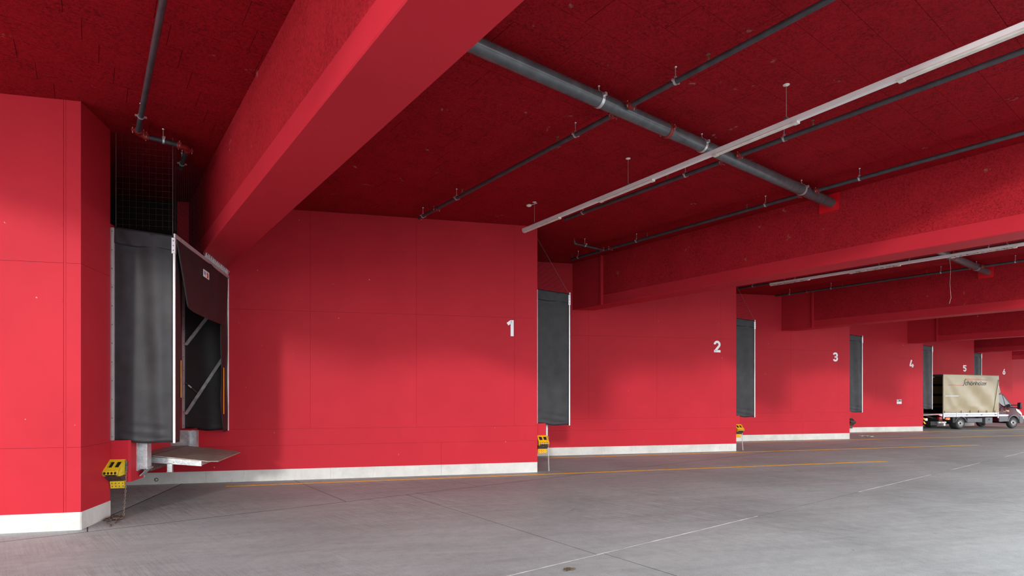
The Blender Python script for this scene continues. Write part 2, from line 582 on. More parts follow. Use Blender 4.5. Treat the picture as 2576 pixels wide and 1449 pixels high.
tag(bb0, 'white concrete base under the thick wall at the left edge', 'baseboard', kind='structure')
MB().prism([(-13, VL-.004), (.10, VL-.004), (.115, VL+.012), (.115, VR), (-13, VR)], 'z', 0, .262).build('base_segment', M_BASE, bb0)

# short dock faces, the platform over the recess, dock doors
for n in range(0, 6):
    mw = bay_matrix(n)
    du = EXTRA if n == 0 else 0
    v0 = .16 if n == 0 else .18
    sw = MB().box(-.5, 0+du, v0, LS, .55, 4.78).build('wall_dock_%d' % (n+1), M_WALL)
    sw.matrix_world = mw
    where = 'behind the open dock shelter in front' if n == 0 else 'behind the dock shelter just past the white %s' % NUM[n]
    tag(sw, 'short red dock face ' + where, 'wall', kind='structure')
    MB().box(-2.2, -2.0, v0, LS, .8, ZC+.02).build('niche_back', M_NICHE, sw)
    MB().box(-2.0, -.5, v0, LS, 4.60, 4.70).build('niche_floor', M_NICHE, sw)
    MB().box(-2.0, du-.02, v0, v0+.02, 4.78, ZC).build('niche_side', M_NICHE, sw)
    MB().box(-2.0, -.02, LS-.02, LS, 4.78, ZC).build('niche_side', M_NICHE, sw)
    MB().box(-1.7, -.5, v0, LS, .55, .8).build('platform_slab', M_WALL, sw)
    MB().box(-1.8, -1.6, v0, LS, 0, .8).build('recess_back', M_BASE, sw)
    MB().box(-1.6, -.004+du, v0+.005, LS-.005, -.02, .004).build('pit_slab', M_PIT, sw)
    MB().box(-.004+du, .012+du, v0+.005, LS-.02, -.02, .0045).build('pit_joint', M_JOINT, sw)
    d = empty('door_%d' % (n+1), mw)
    tag(d, 'grey sectional dock door ' + where, 'door', kind='structure')
    for k in range(6):
        MB().box(du, du+.04, .80, 2.95, 1.22+k*.5, 1.22+k*.5+.49).build('door_panel', M_DOOR, d)
    # red consoles left and right of the leveller
    for (a, b_) in ((v0+.02, .70), (3.02, LS)):
        c = MB()
        w = .39 if n == 0 else .30
        c.prism([(du-.01, a), (w-.03, a), (w, a+.03), (w, b_), (du-.01, b_)], 'z', .55, 1.235)
        c.build('dock_console', M_WALL, sw)

# ------------------------------------------------------------------ yellow lines
ang = math.atan2(6.77-13.35, 19.03-2.777)
for n in range(0, 5):
    st = Vector((2.40+PITCH*n, 13.50, 0)); en = Vector((19.03+PITCH*n, 6.77, 0))
    d = en-st
    o = MB().box(0, d.length, -.065, .065, -.004, .003).build('floor_line', M_YLINE)
    o.location = st; o.rotation_euler = (0, 0, math.atan2(d.y, d.x))
    tag(o, ['worn yellow floor line in front of the wall painted one, nearest the camera', 'worn yellow floor line in front of the wall painted two', 'worn yellow floor line in front of the wall painted three', 'worn yellow floor line in front of the wall painted four', 'farthest worn yellow floor line, passing the truck'][n], 'floor line', 'yellow bay lines on the floor')

# ------------------------------------------------------------------ dock numbers
SW_ = .078
def digit(ch, h=.405, w=.265):
    s = SW_; hw = w/2-s/2; t = h-s/2; bt = s/2
    P = []
    if ch == '1':
        return [[(w/2-s/2, 0), (w/2-s/2, h)], [(w/2-s*.6, h-s*.32), (-w*.10, h*.67+.03)]], False
    if ch == '2':
        r = hw
        P = [[(-hw, h-s/2-r*.95)] + arc(0, h-s/2-r, r, r, 175, -35, 16) + [(-hw+.01, bt), ], [(-hw-s/2+.01, bt), (w/2, bt)]]
    if ch == '3':
        r1 = (h-s)/4*1.02
        P = [arc(-.005, h-s/2-r1, hw, r1, 165, -90, 16) + [(-.04, h-s/2-2*r1)], [(-.04, s/2+2*r1)] + arc(0, s/2+r1, hw, r1, 90, -165, 18)]
    if ch == '4':
        P = [[(.0, h), (-w/2+s*.45, h*.28), ], [(-w/2+.005, h*.25), (w/2+.01, h*.25)], [(w/2-s*.85, 0), (w/2-s*.85, h*.46)]]
    if ch == '5':
        r = hw
        P = [[(w/2-.01, t), (-hw+.005, t), (-hw+.005, h*.52), ] , arc(0, s/2+r*1.08, hw, r*1.08, 130, -160, 18)]
    if ch == '6':
        r = hw
        P = [[(w*.20, h), (-hw+.01, s/2+r*1.25)], arc(0, s/2+r, hw, r, 0, 360, 22)]
    return P, True
for n in range(1, 7):
    m_ = MB()
    ps, _ = digit(str(n))
    for p in ps: ribbon(m_, p, SW_, -.005, 0)
    o = m_.build('dock_number', M_WHITE)
    o.matrix_world = bay_matrix(n) @ Matrix.Translation((-.755, 0, 3.46))
    tag(o, 'white painted dock numeral %s on the red wall' % NUM[n], 'number', 'white dock numbers')

# ------------------------------------------------------------------ dock shelters
ZT, ZR, ZL = 4.64, 4.73, 1.175
VA, VB = .24, 3.64
def fold(a, b, seed):
    return (math.sin(a*6.5+b*.5+seed)*.011 + math.sin(a*14+b*.9+seed*2)*.005 + math.sin(b*2.6-a*3+seed)*.004 + math.sin(a*5+b*5.5+seed)*.0022)
def make_shelter():
    s = empty('dock_shelter')
    # side panels: tarpaulin between rear and front post
    for side, v in ((0, VA), (1, VB)):
        def fn(a, b, v=v, side=side):
            u_ = .075 + a*(.945-.075)
            ztop = ZR-.01 + (ZT-ZR)*a
            zb = ZL + .05*(1-a)**2 + (.012*math.sin(a*9) if b < .02 else 0)
            z = zb + (ztop-zb)*b
            e = min(1, a*5, (1-a)*5)
            belly = math.sin(a*math.pi)*(.020 - .02*b)
            wr = fold(a, b*3.2, 1.3)*e*1.2
            if b < .14: wr += .010*math.sin(b*130+a*3)*e*(1-b/.14)
            if b > .90: wr += .012*math.sin((b-.9)*190 + 5*a)*e*(1-a)
            y = v - (belly + wr if side == 0 else -wr*.5)
            return (u_, y, z), (u_, y+.004, z)
        MB().grid(fn, 30, 70).build('side_panel', M_PVC if side == 0 else M_PVC2, s, 'all')  # far panel takes a darker black, painting the shade inside the shelter
        # top flap overlapping the side
        def fn2(a, b, v=v):
            u_ = .07 + a*(.95-.07)
            zt = ZR + (ZT-ZR)*a
            z = zt - .26*(1-b) - (.02*math.sin(a*6) if b < .01 else 0)
            y = v - .014 - .008*math.sin(a*23+b*5)*(1-b)*(1.2-a) - .006
            return (u_, y, z), (u_, y+.004, z)
        if side == 0: MB().grid(fn2, 24, 8).build('top_flap', M_PVC, s, 'all')
        rp = MB().box(.03, .085, v-.035 if side == 0 else v-.03, v+.03, ZL+.06, ZR-.02).build('rear_post', M_ALU, s)
        bo = MB()
        for k in range(12):
            bo.lathe([(0, -.004), (.008, -.003), (.009, 0)], (.058, v-.036 if side == 0 else v-.031, ZL+.12+k*(ZR-ZL-.2)/11), 'y', 8)
        bo.build('rivets', M_STEEL, rp)['kind'] = 'stuff'
        fp = MB().bbox(.945, .978, v-.02, v+.02, ZL-.005, ZT-.30 if side == 0 else ZT-.04, .006).build('front_post', M_ALUW, s)
        if side == 0:
            cp = MB().box(.93, .984, v-.028, v+.024, ZT-.30, ZT-.04).build('post_bracket', M_ALU, s)
            bo = MB()
            for z in (ZT-.09, ZT-.17, ZT-.25): bo.lathe([(0, -.005), (.009, -.004), (.010, 0)], (.957, v-.028, z), 'y', 8)
            bo.build('rivets', M_STEEL, cp)['kind'] = 'stuff'
    # sloping roof sheet
    MB().grid(lambda a, b: ((.05+a*.92, VA+.01+b*(VB-VA-.02), ZR+(ZT-ZR)*a-.006+.008*math.sin(b*21)), (.05+a*.92, VA+.01+b*(VB-VA-.02), ZR+(ZT-ZR)*a-.012+.008*math.sin(b*21))), 6, 24).build('roof_sheet', M_PVC2, s, 'all')
    tr = MB().bbox(.955, .985, VA-.02, VB+.03, ZT-.035, ZT+.035, .005).build('top_rail', M_ALU, s)
    bo = MB()
    for k in range(26):
        bo.lathe([(0, .005), (.008, .004), (.009, 0)], (.985, VA+.06+k*.131, ZT+.004), 'x', 8)
    bo.build('rivets', M_ZINC, tr)['kind'] = 'stuff'
    sp = MB()
    rr = random.Random(11)
    for k in range(44):
        y_ = 1.9 + k*.039
        for t in (-.03, .0, .035):
            sp.tube([(.97, y_, ZT+.03), (.97+t+rr.uniform(-.008, .008), y_+rr.uniform(-.01, .01), ZT+.13)], .0022, 4)
    sp.build('bird_spikes', M_ZINC, tr)['kind'] = 'stuff'
    # front curtains
    def left(a, b):
        z = ZL + (ZT-.03-ZL)*b
        w = .27 + .03*math.sin(b*3.1) - .04*max(0, b-.75)*4
        y = VA+.005 + a*w
        x = .962 + .02*a*math.sin(b*4) + .006*math.sin(b*11+a*4)
        return (x, y, z), (x-.005, y, z)
    lc = MB().grid(left, 6, 40).build('side_curtain', M_PVC2, s, 'all')
    def right(a, b):
        z = ZL-.01 + (ZT-.03-ZL)*b
        q = min(1, b/.12)
        w = .55 + .24*math.exp(-((b-.22)/.12)**2)*.6 - .10*(1-q)
        y = VB+.015 - a*w
        x = .962 + .02*a*math.sin(b*5+1) + .006*math.sin(b*13+a*4)
        return (x, y, z), (x-.005, y, z)
    rc = MB().grid(lambda a, b: right(1-a, b), 6, 40).build('side_curtain', M_PVC2, s, 'all')
    MB().box(.985, .990, .475, .500, 1.93, 2.57).build('reflective_stripe', M_ORANGE, lc)
    MB().box(1.000, 1.006, 3.10, 3.155, 1.56, 2.57).build('reflective_stripe', M_ORANGE, rc)
    def head(a, b):
        z = 3.47 + (ZT-.02-3.47)*b
        ya = VA+.03 + .44*(1-b)**1.1; yb = VB - .02 - .42*(1-b)**1.5
        y = ya + (yb-ya)*a
        if b < .06: z += .05*(1-b/.06)*(abs(2*a-1)**8)
        x = .975 + .05*(1-b) + .008*math.sin(a*9+b*3) + .004*math.sin(a*23)
        return (x+.0, y, z), (x-.005, y, z)
    hc = MB().grid(head, 30, 22).build('head_curtain', M_PVC2, s, 'all')
    # scissor arms and gas spring inside
    for v, sg in ((VB-.06, 1), (VA+.06, -1)):
        for (z0, z1) in ((1.57, 2.78), (3.10, 4.15)):
            u1 = .86
            am = MB()
            d = Vector((u1-.13, 0, z1-z0)); nn = Vector((-d.z, 0, d.x)).normalized()*.032
            p = [(.13+nn.x, z0+nn.z), (.13-nn.x, z0-nn.z), (u1-nn.x, z1-nn.z), (u1+nn.x, z1+nn.z)]
            am.prism(p, 'y', v-.02, v+.02)
            a_ = am.build('scissor_arm', M_GALV, s)
            MB().lathe([(0, -.028), (.03, -.028), (.03, .028), (0, .028)], (.13, v, z0), 'y', 12).build('pivot', M_ZINC, a_)
        gs = MB().tube([(.10, v, 2.26), (.40, v, 1.97)], .010, 8).build('gas_spring', M_STEEL, s)
        MB().tube([(.17, v, 2.19), (.23, v, 2.135)], .017, 8).build('spring_sleeve', M_DIFF, gs)
    return s
shelter = make_shelter()
st_base = None
sh_lab = ['open black dock shelter in front, with sticker and dock leveller below', 'black dock shelter standing out right after the wall painted one', 'black dock shelter standing out right after the wall painted two', 'black dock shelter standing out right after the wall painted three', 'black dock shelter that the truck is docked to', 'farthest black dock shelter, seen above the truck']
for n in range(0, 6):
    o = shelter if n == 0 else copy_tree(shelter)
    du = (EXTRA-.02) if n == 0 else (-.02 if n == 1 else -.05)
    o.matrix_world = bay_matrix(n) @ Matrix.Translation((du, 0, 0))
    tag(o, sh_lab[n], 'dock shelter', 'black dock shelters')
# sticker only on the first shelter
hc0 = [c for c in bpy.data.objects if c.parent == shelter and c.name.startswith('head_curtain')][0]
stk = MB().box(1.000, 1.006, 1.67, 2.05, 4.26, 4.40).build('sticker', M_STICK, shelter)
stk['label'] = 'white sticker with a red and black round emblem'
m_ = MB(); m_.lathe([(0, .0075), (.045, .0075), (.045, .005)], (1.0, 1.95, 4.325), 'x', 16); m_.build('emblem', M_STRED, stk)
for zz in (4.365, 4.285): MB().lathe([(0, .0085), (.018, .0085), (.018, .005)], (1.0, 1.925, zz), 'x', 12).build('emblem_dot', M_STBLK, stk)
m_ = MB()
for k, (a, b_) in enumerate(((1.71, 1.84), (1.71, 1.86), (1.71, 1.83))): m_.box(1.0, 1.0072, a, b_, 4.355-k*.022, 4.368-k*.022)
m_.build('print_lines', M_STBLUE, stk)['kind'] = 'stuff'

# bird nets
def net(n, sloped, label):
    du = EXTRA if n == 0 else 0
    m_ = MB(); r = .0017
    if not sloped:
        for k in range(10):
            u_ = .08+du+k*.098
            m_.tube([(u_, VA, ZR), (u_, VA, ZC)], r, 4, False)
        for k in range(36):
            v = VA + k*.097
            m_.tube([(1.0, v, ZT+.02), (1.0, v, ZC)], r, 4, False)
        z = ZR+.05
        while z < ZC:
            m_.tube([(.08+du, VA, z), (1.0, VA, z), (1.0, LS, z)], r, 4, False)
            z += .098
        e = MB().tube([(1.0, VA, ZT), (1.0, VA, ZC)], .004, 6)
        e2 = MB().tube([(.08+du, VA, ZR), (.08+du, VA, ZC)], .0035, 6)
    else:
        for k in range(36):
            v = VA + k*.097
            m_.tube([(.93, v, ZT), (0, v, 6.15)], r, 4, False)
        for k in range(16):
            t = k/15
            m_.tube([(.93-.93*t, VA, ZT+(6.15-ZT)*t), (.93-.93*t, LS, ZT+(6.15-ZT)*t)], r, 4, False)
        e = MB().tube([(.93, VA, ZT), (0, VA, 6.15)], .0045, 6); e2 = None
    o = empty('bird_net', bay_matrix(n))
    m_.build('mesh_cords', M_NET, o)['kind'] = 'stuff'
    e.build('edge_rope', M_NETR, o)
    if e2: e2.build('edge_rope', M_NETR, o)
    tag(o, label, 'net', 'bird nets over the dock shelters')
net(0, False, 'fine dark bird net from the ceiling down to the open shelter')
net(1, True, 'slanting bird net above the shelter after the wall painted one')
net(2, True, 'slanting bird net above the shelter after the wall painted two')

# ------------------------------------------------------------------ dock leveller (first bay) and steel bumpers
mw = bay_matrix(0)
lv = empty('dock_leveller', mw)
tag(lv, 'galvanised dock leveller with its worn brown lip swung out', 'dock leveller')
MB().box(-.9, .41, .80, 2.95, .885, .905).build('deck_plate', M_TEAR, lv)
dp = MB()
hinge, tip, zh, zt = .415, 1.47, .902, .760
def lipz(u_): return zh + (zt-zh)*(u_-hinge)/(tip-hinge)
lp = MB()
outl = [(hinge, .98), (tip-.14, .98), (tip, 1.12), (tip, 2.80), (tip-.10, 2.92), (hinge, 2.92)]
vs_ = [(a, b_, lipz(a)) for a, b_ in outl] + [(a, b_, lipz(a)-.016) for a, b_ in outl]
nn_ = len(outl)
lp.add(vs_, [tuple(range(nn_)), tuple(range(2*nn_-1, nn_-1, -1))] + [((i+1)%nn_, i, i+nn_, (i+1)%nn_+nn_) for i in range(nn_)])
lip = lp.build('lip_plate', M_TEAR, lv)
for v in (1.0, 2.86):
    sd = MB()
    sd.add([(hinge-.1, v, .885), (1.22, v, lipz(1.22)-.018), (1.22, v, lipz(1.22)-.11), (hinge-.1, v, .78),
            (hinge-.1, v+.05, .885), (1.22, v+.05, lipz(1.22)-.018), (1.22, v+.05, lipz(1.22)-.11), (hinge-.1, v+.05, .78)],
           [(0,3,2,1),(4,5,6,7),(0,1,5,4),(1,2,6,5),(2,3,7,6),(3,0,4,7)])
    sd.build('lip_beam', M_GALV, lip)
MB().box(1.19, 1.22, 1.05, 2.86, lipz(1.2)-.10, lipz(1.2)-.02).build('lip_beam', M_GALV, lip)
MB().tube([(hinge, .98, .897), (hinge, 2.92, .897)], .014, 10).build('hinge_rod', M_STEEL, lv)
lg = MB()
lg.box(.66, .74, 1.00, 1.06, .60, .78); lg.box(.63, .77, .985, 1.075, .755, .785); lg.box(.655, .745, .994, 1.066, .595, .603)
lg.build('support_leg', M_GALV, lv)
MB().box(.05, .42, 2.955, 3.01, .70, 1.225).build('side_plate', M_GALV, lv)
MB().box(.09, .385, .742, .79, .55, 1.18).build('side_plate', M_GALV, lv)
MB().box(.10, .40, 1.0, 2.9, .62, .86).build('front_frame', M_STEEL, lv)
for n in range(0, 6):
    w = .39 if n == 0 else .30
    for k, (a, mir) in enumerate(((.42, 1), (3.02, -1))):
        b = empty('dock_bumper', bay_matrix(n))
        zt_ = 1.21
        a0 = a
        ch = MB()
        ch.box(w, w+.02, a0, a0+.32, .70, zt_)
        ch.build('back_plate', M_GALV, b)
        ch = MB()
        ch.prism([(w+.02, a0+.09), (w+.13, a0+.09), (w+.13, a0+.27), (w+.02, a0+.27), (w+.02, a0+.25), (w+.11, a0+.25), (w+.11, a0+.11), (w+.02, a0+.11)], 'z', .72, zt_)
        ch.build('channel', M_GALV, b)
        ch = MB()
        ch.prism([(w+.13, .72), (w+.15, .72), (w+.15, .74), (w+.03, .60), (w+.015, .61)], 'y', a0+.07, a0+.29)
        ch.build('deflector', M_GALV, b)
        if k == 0: nm = 'galvanised steel bumper left of the dock leveller' if n == 0 else 'steel bumper below the shelter right after the white %s' % NUM[n]
        else: nm = 'galvanised steel bumper behind the dock leveller' if n == 0 else ''
        tag(b, nm, 'bumper', 'steel dock bumpers')
        if n > 0 and k == 1: 
            for c in list(b.children): bpy.data.objects.remove(c)
            bpy.data.objects.remove(b)

# ------------------------------------------------------------------ wheel chocks with chains
def make_chock(my, lattice):
    c = empty('wheel_chock')
    x0, x1 = .03, .30
    prof = [(.20, .925), (.165, .93), (-.035, .765), (-.045, .715), (.0, .68), (.20, .68)]
    body = MB()
    # frame of the body: two cheeks, ribs and skins so that the finger slots stay open
    for a in (x0, x1-.035): body.prism(prof, 'x', a, a+.035)
    body.prism([(.20, .925), (.165, .93), (.120, .893), (.20, .893)], 'x', x0, x1)
    body.prism([(.03, .819), (-.035, .765), (-.045, .715), (-.02, .715), (-.02, .75), (.03, .79)], 'x', x0, x1)
    body.prism([(.165, .93), (-.03, .769), (-.03, .74), (.165, .90)], 'x', x0+.118, x0+.152)
    body.build('body', my, c)
    MB().prism([(.165, .885), (.03, .775), (.03, .70), (.19, .70), (.19, .885)], 'x', x0+.03, x1-.03).build('slot_floor', M_HOLE, c)
    gp = MB()
    if lattice:
        for k in range(5):
            for j in range(2):
                xx = x0+.03+k*.047; zz = .70+j*.036
                gp.box(xx, xx+.026, -.047, -.02, zz+.002, zz+.024)
    else:
        for k in range(4):
            gp.lathe([(0, -.004), (.021, -.004), (.021, .02)], (x0+.045+k*.06, -.041, .738), 'y', 12)
    gp.build('grip_holes', M_HOLE, c)['kind'] = 'stuff'
    MB().prism([(-.040, .712), (.0, .685), (.13, .58), (.19, .58), (.19, .69)], 'x', x0+.008, x1-.006).build('tread_band', M_GRIME, c)
    MB().prism([(.13, .585), (.185, .585), (.185, .462), (.172, .455), (.155, .462)], 'x', x0+.02, x1-.004).build('base_plate', my, c)
    st = MB()
    for k in range(4):
        for z in (.545, .495):
            st.lathe([(0, -.006), (.010, -.005), (.012, .004)], (x0+.055+k*.062, .131+(.585-z)*.2, z), 'y', 10)
    st.build('studs', M_STEEL, c)['kind'] = 'stuff'
    return c
def chain(path, step=.030, r=.0042):
    pts = [Vector(p) for p in path]
    out = MB(); acc = 0; k = 0
    seg = []
    for a, b in zip(pts[:-1], pts[1:]):
        L = (b-a).length; m = max(1, int(L/step))
        for i in range(m): seg.append((a+(b-a)*(i/m), a+(b-a)*((i+1)/m)))
    for i, (a, b) in enumerate(seg):
        d = (b-a).normalized(); mid = (a+b)/2
        up = Vector((0, 0, 1)) if abs(d.z) < .8 else Vector((1, .3, 0)).normalized()
        s = d.cross(up).normalized(); t = d.cross(s)
        w = s if i % 2 else t
        ring = []
        for j in range(8):
            an = 2*math.pi*j/8
            ring.append(mid + d*math.cos(an)*step*.72 + w*math.sin(an)*step*.36)
        ring.append(ring[0])
        out.tube(ring, r, 5, False)
    return out
ch_l = ['yellow wheel chock with finger slots hung beside the thick left wall', 'orange yellow lattice wheel chock hung just past the white one', 'orange yellow lattice wheel chock hung just past the white two', 'dirty dark wheel chock hung just past the white three']
proto_a = make_chock(M_YEL, False)
proto_b = make_chock(M_YEL2, True)
cks = [proto_a, proto_b, copy_tree(proto_b), copy_tree(proto_b)]
for n, c in enumerate(cks):
    c.matrix_world = bay_matrix(n) @ (Matrix.Translation((.083, -.063, 0)) @ Matrix.Diagonal((.82, 1.3, 1, 1)) if n == 0 else Matrix.Translation((.005, 0, 0)))
    tag(c, ch_l[n], 'wheel chock', 'wheel chocks hung on the dock consoles')
for ch in [x for x in bpy.data.objects if x.parent == cks[3]]:
    if ch.name.startswith(('body', 'base_plate')):
        ch.data = ch.data.copy(); ch.data.materials[0] = M_GRIME
for n in range(3):
    o = empty('chock_chain', bay_matrix(n))
    tag(o, ['rusty chain hanging from its bracket to a small heap at the left wall base', 'bright steel chain hanging to the floor past the white one', 'thin steel chain hanging to the floor past the white two'][n], 'chain', 'wheel chock chains')
    m_ = M_CHAIN if n == 0 else M_ZINC
    db = .018 if n == 0 else 0
    MB().box(.318+db, .345+db, .14, .178, .74, .90).build('bracket', M_STEEL, o)
    p = [(.332, .135, .80), (.330, .13, .55), (.335, .12, .25), (.338, .10, .012)]
    if n == 0:
        p = [(.350, .135, .80), (.352, .10, .40), (.355, .02, .012), (.35, -.20, .008), (.42, -.42, .007)]
        chain(p).build('hanging_links', m_, o, True)['kind'] = 'stuff'
        rr = random.Random(4); q = []
        for k in range(60):
            q.append((.225+.003*k*rr.random()+.09*math.sin(k*.9)*rr.random(), -.25+.35*rr.random(), .010+.022*rr.random()))
        chain(q, .034, .005).build('heaped_links', m_, o, True)['kind'] = 'stuff'
        q = [(.17+.055*k, -.14-.10*k+.03*math.sin(k*2.), .007) for k in range(6)]
        chain(q).build('loose_end', m_, o, True)['kind'] = 'stuff'
    else:
        chain(p).build('hanging_links', m_, o, True)['kind'] = 'stuff'

# ------------------------------------------------------------------ sprinkler pipes
HP = 6.084
def hanger(parent, x, y, r, axis, big=False):
    h = MB()
    h.tube([(x, y, HP+r), (x, y, ZC)], .006 if not big else .008, 6)
    h.lathe([(.006, -.014), (.016, -.010), (.019, 0)], (x, y, ZC), 'z', 10)
    h.build('hanger_rod', M_ZINC, parent)
    c = MB(); w = .028 if not big else .05
    rr = r+.008
    c.lathe([(r, -w/2), (rr, -w/2), (rr, w/2), (r, w/2)], (x, y, HP), axis, 20)
    o_ = .0 if axis == 'x' else 0
    c.box(x-.014, x+.014, y-.014, y+.014, HP+r, HP+r+.03)
    if axis == 'y':
        c.box(x-rr-.03, x-rr+.006, y-.012, y+.012, HP-.012, HP+.012); c.box(x+rr-.006, x+rr+.03, y-.012, y+.012, HP-.012, HP+.012)
    else:
        c.box(x-.02, x+.02, y-rr-.035, y-rr+.008, HP+.01, HP+.05)
    c.build('clamp', M_ZINC, parent, True)
def coupling(parent, x, y, r, axis):
    c = MB(); rr = r+.018
    c.lathe([(r, -.035), (rr*.92, -.035), (rr, -.022), (rr, .022), (rr*.92, .035), (r, .035)], (x, y, HP), axis, 20)
    if axis == 'y':
        for s in (-1, 1): c.box(x+s*(rr+.012)-.022, x+s*(rr+.012)+.022, y-.022, y+.022, HP-.018, HP+.018)
    else:
        for s in (-1, 1): c.box(x-.022, x+.022, y+s*(rr+.012)-.022, y+s*(rr+.012)+.022, HP-.018, HP+.018)
    q = c.build('coupling', M_RCOUP, parent, True)
    for s in (-1, 1):
        b = MB()
        if axis == 'y': b.tube([(x+s*(rr+.016), y, HP-.045), (x+s*(rr+.016), y, HP+.045)], .007, 6)
        else: b.tube([(x, y+s*(rr+.016), HP-.045), (x, y+s*(rr+.016), HP+.045)], .007, 6)
        b.build('bolt', M_ZINC, q)
def sprinkler(parent, x, y, r):
    s = MB()
    s.lathe([(.020, r-.005), (.020, r+.02), (.012, r+.025), (.012, r+.05)], (x, y, HP), 'z', 8)
    for d in (-.012, .012): s.box(x+d-.003, x+d+.003, y-.003, y+.003, HP+r+.045, HP+r+.085)
    s.lathe([(0, r+.088), (.024, r+.088), (.026, r+.082), (0, r+.082)], (x, y, HP), 'z', 10)
    s.build('sprinkler_head', M_BRASS, parent, True)
def pipe_y(x, y0, y1, hang, coup, spr, label, r=.037, ybig=5.56, extra=None):
    o = empty('sprinkler_pipe', loc=(0, 0, 0))
    m_ = MB(); m_.tube([(x, y0, HP), (x, y1, HP)], r, 16)
    m_.build('pipe', M_PIPES, o, True)
    for y in hang: hanger(o, x, y, r, 'y')
    for y in coup: coupling(o, x, y, r, 'y')
    for y in spr: sprinkler(o, x, y, r)
    tag(o, label, 'pipe', 'sprinkler branch pipes')
    return o
RB = .102
pipe_y(6.16, CANOPY_Y+.1, 11.80, [4.63, 6.53, 10.12, 11.60, 1.4], [5.56-.17, 5.56+.17, 10.97], [4.14, 6.95, 9.9, 1.2], 'dark sprinkler pipe left of the white lamp rail, crossing the thick pipe')
pipe_y(8.93, CANOPY_Y+.1, 9.83, [4.62, 6.49, 9.22, 1.6], [5.56-.17, 5.56+.17], [4.17, 6.90, 9.72], 'dark sprinkler pipe right beside the white lamp rail')
o = pipe_y(11.72, CANOPY_Y+.1, 12.6, [4.61, 6.47, 10.06, 12.3, 1.8], [5.56-.17, 5.56+.17, 11.0], [6.90, 9.7, 12.55], 'dark sprinkler pipe along the second beam with a short side branch')
br = MB(); br.tube([(11.72, 11.23, HP), (10.60, 11.23, HP), (10.56, 11.23, HP+.02), (10.555, 11.23, HP+.07)], .030, 12); br.build('side_branch', M_PIPES, o, True)
coupling(o, 11.62, 11.23, .030, 'x'); hanger(o, 10.95, 11.23, .030, 'x'); sprinkler(o, 10.555, 11.23, .05)
for x, la in ((17.3, 'dark sprinkler pipe half hidden behind the second beam'), (20.10, 'dark sprinkler pipe running behind the rusty lamp rail'), (22.88, 'dark sprinkler pipe along the third beam')):
    pipe_y(x, CANOPY_Y+.1, 12.2 if x > 18 else 9.5, [4.6, 6.5, 9.1 if x < 18 else 10.0, 11.6 if x > 18 else 9.2], [5.56-.17, 5.56+.17] + ([10.9] if x > 18 else []), [6.9, 9.6], la)
# pipe over the open dock with two elbows
o = empty('sprinkler_pipe', loc=(0, 0, 0))
r = .037
for pth in ([(.63, CANOPY_Y+.1, HP), (.63, 10.54, HP)], [(.72, 10.66, HP), (1.22, 10.72, HP)], [(1.335, 10.84, HP), (1.345, 11.80, HP)]):
    MB().tube(pth, r, 16).build('pipe', M_PIPES, o, True)
for pth in ([(.63, 10.55, HP), (.634, 10.60, HP), (.65, 10.635, HP), (.685, 10.652, HP), (.72, 10.66, HP)], [(1.23, 10.722, HP), (1.28, 10.732, HP), (1.315, 10.755, HP), (1.332, 10.79, HP), (1.335, 10.83, HP)]):
    MB().tube(pth, r+.006, 14).build('elbow', M_RCOUP, o, True)
coupling(o, .63, 10.53, r, 'y'); coupling(o, .745, 10.662, r, 'x'); coupling(o, 1.205, 10.718, r, 'x'); coupling(o, 1.336, 10.86, r, 'y')
hanger(o, .63, 9.95, r, 'y'); hanger(o, .98, 10.69, r, 'x'); hanger(o, 1.342, 11.55, r, 'y'); hanger(o, .63, 4.0, r, 'y')
tag(o, 'dark sprinkler pipe with two red elbows above the open dock', 'pipe', 'sprinkler branch pipes')

def big_pipe(x0, x1, hang, coup, label):
    o = empty('main_pipe')
    MB().tube([(x0, 5.56, HP), (x1, 5.56, HP)], RB, 28).build('pipe', M_PIPE, o, True)
    for x in hang: hanger(o, x, 5.56, RB, 'x', True)
    for x in coup:
        coupling(o, x, 5.56, RB, 'x')
    tag(o, label, 'pipe', 'thick main pipes')
big_pipe(2.46, 12.735, [5.69, 8.09, 11.43, 3.2], [7.20], 'thick grey main pipe crossing the ceiling of the first bay')
big_pipe(13.38, 24.115, [20.3, 22.9, 15], [20.6], 'thick grey main pipe in the bay behind the second beam')
for x, la in ((12.72, 'bright red sealing board around the thick pipe on the second beam'), (24.10, 'bright red sealing board around the thick pipe on the third beam')):
    o = MB().box(x-.012, x+.02, 5.40, 5.80, 5.90, ZC-.005).build('sealing_board', M_PATCH)
    tag(o, la, 'board', 'pipe sealing boards')

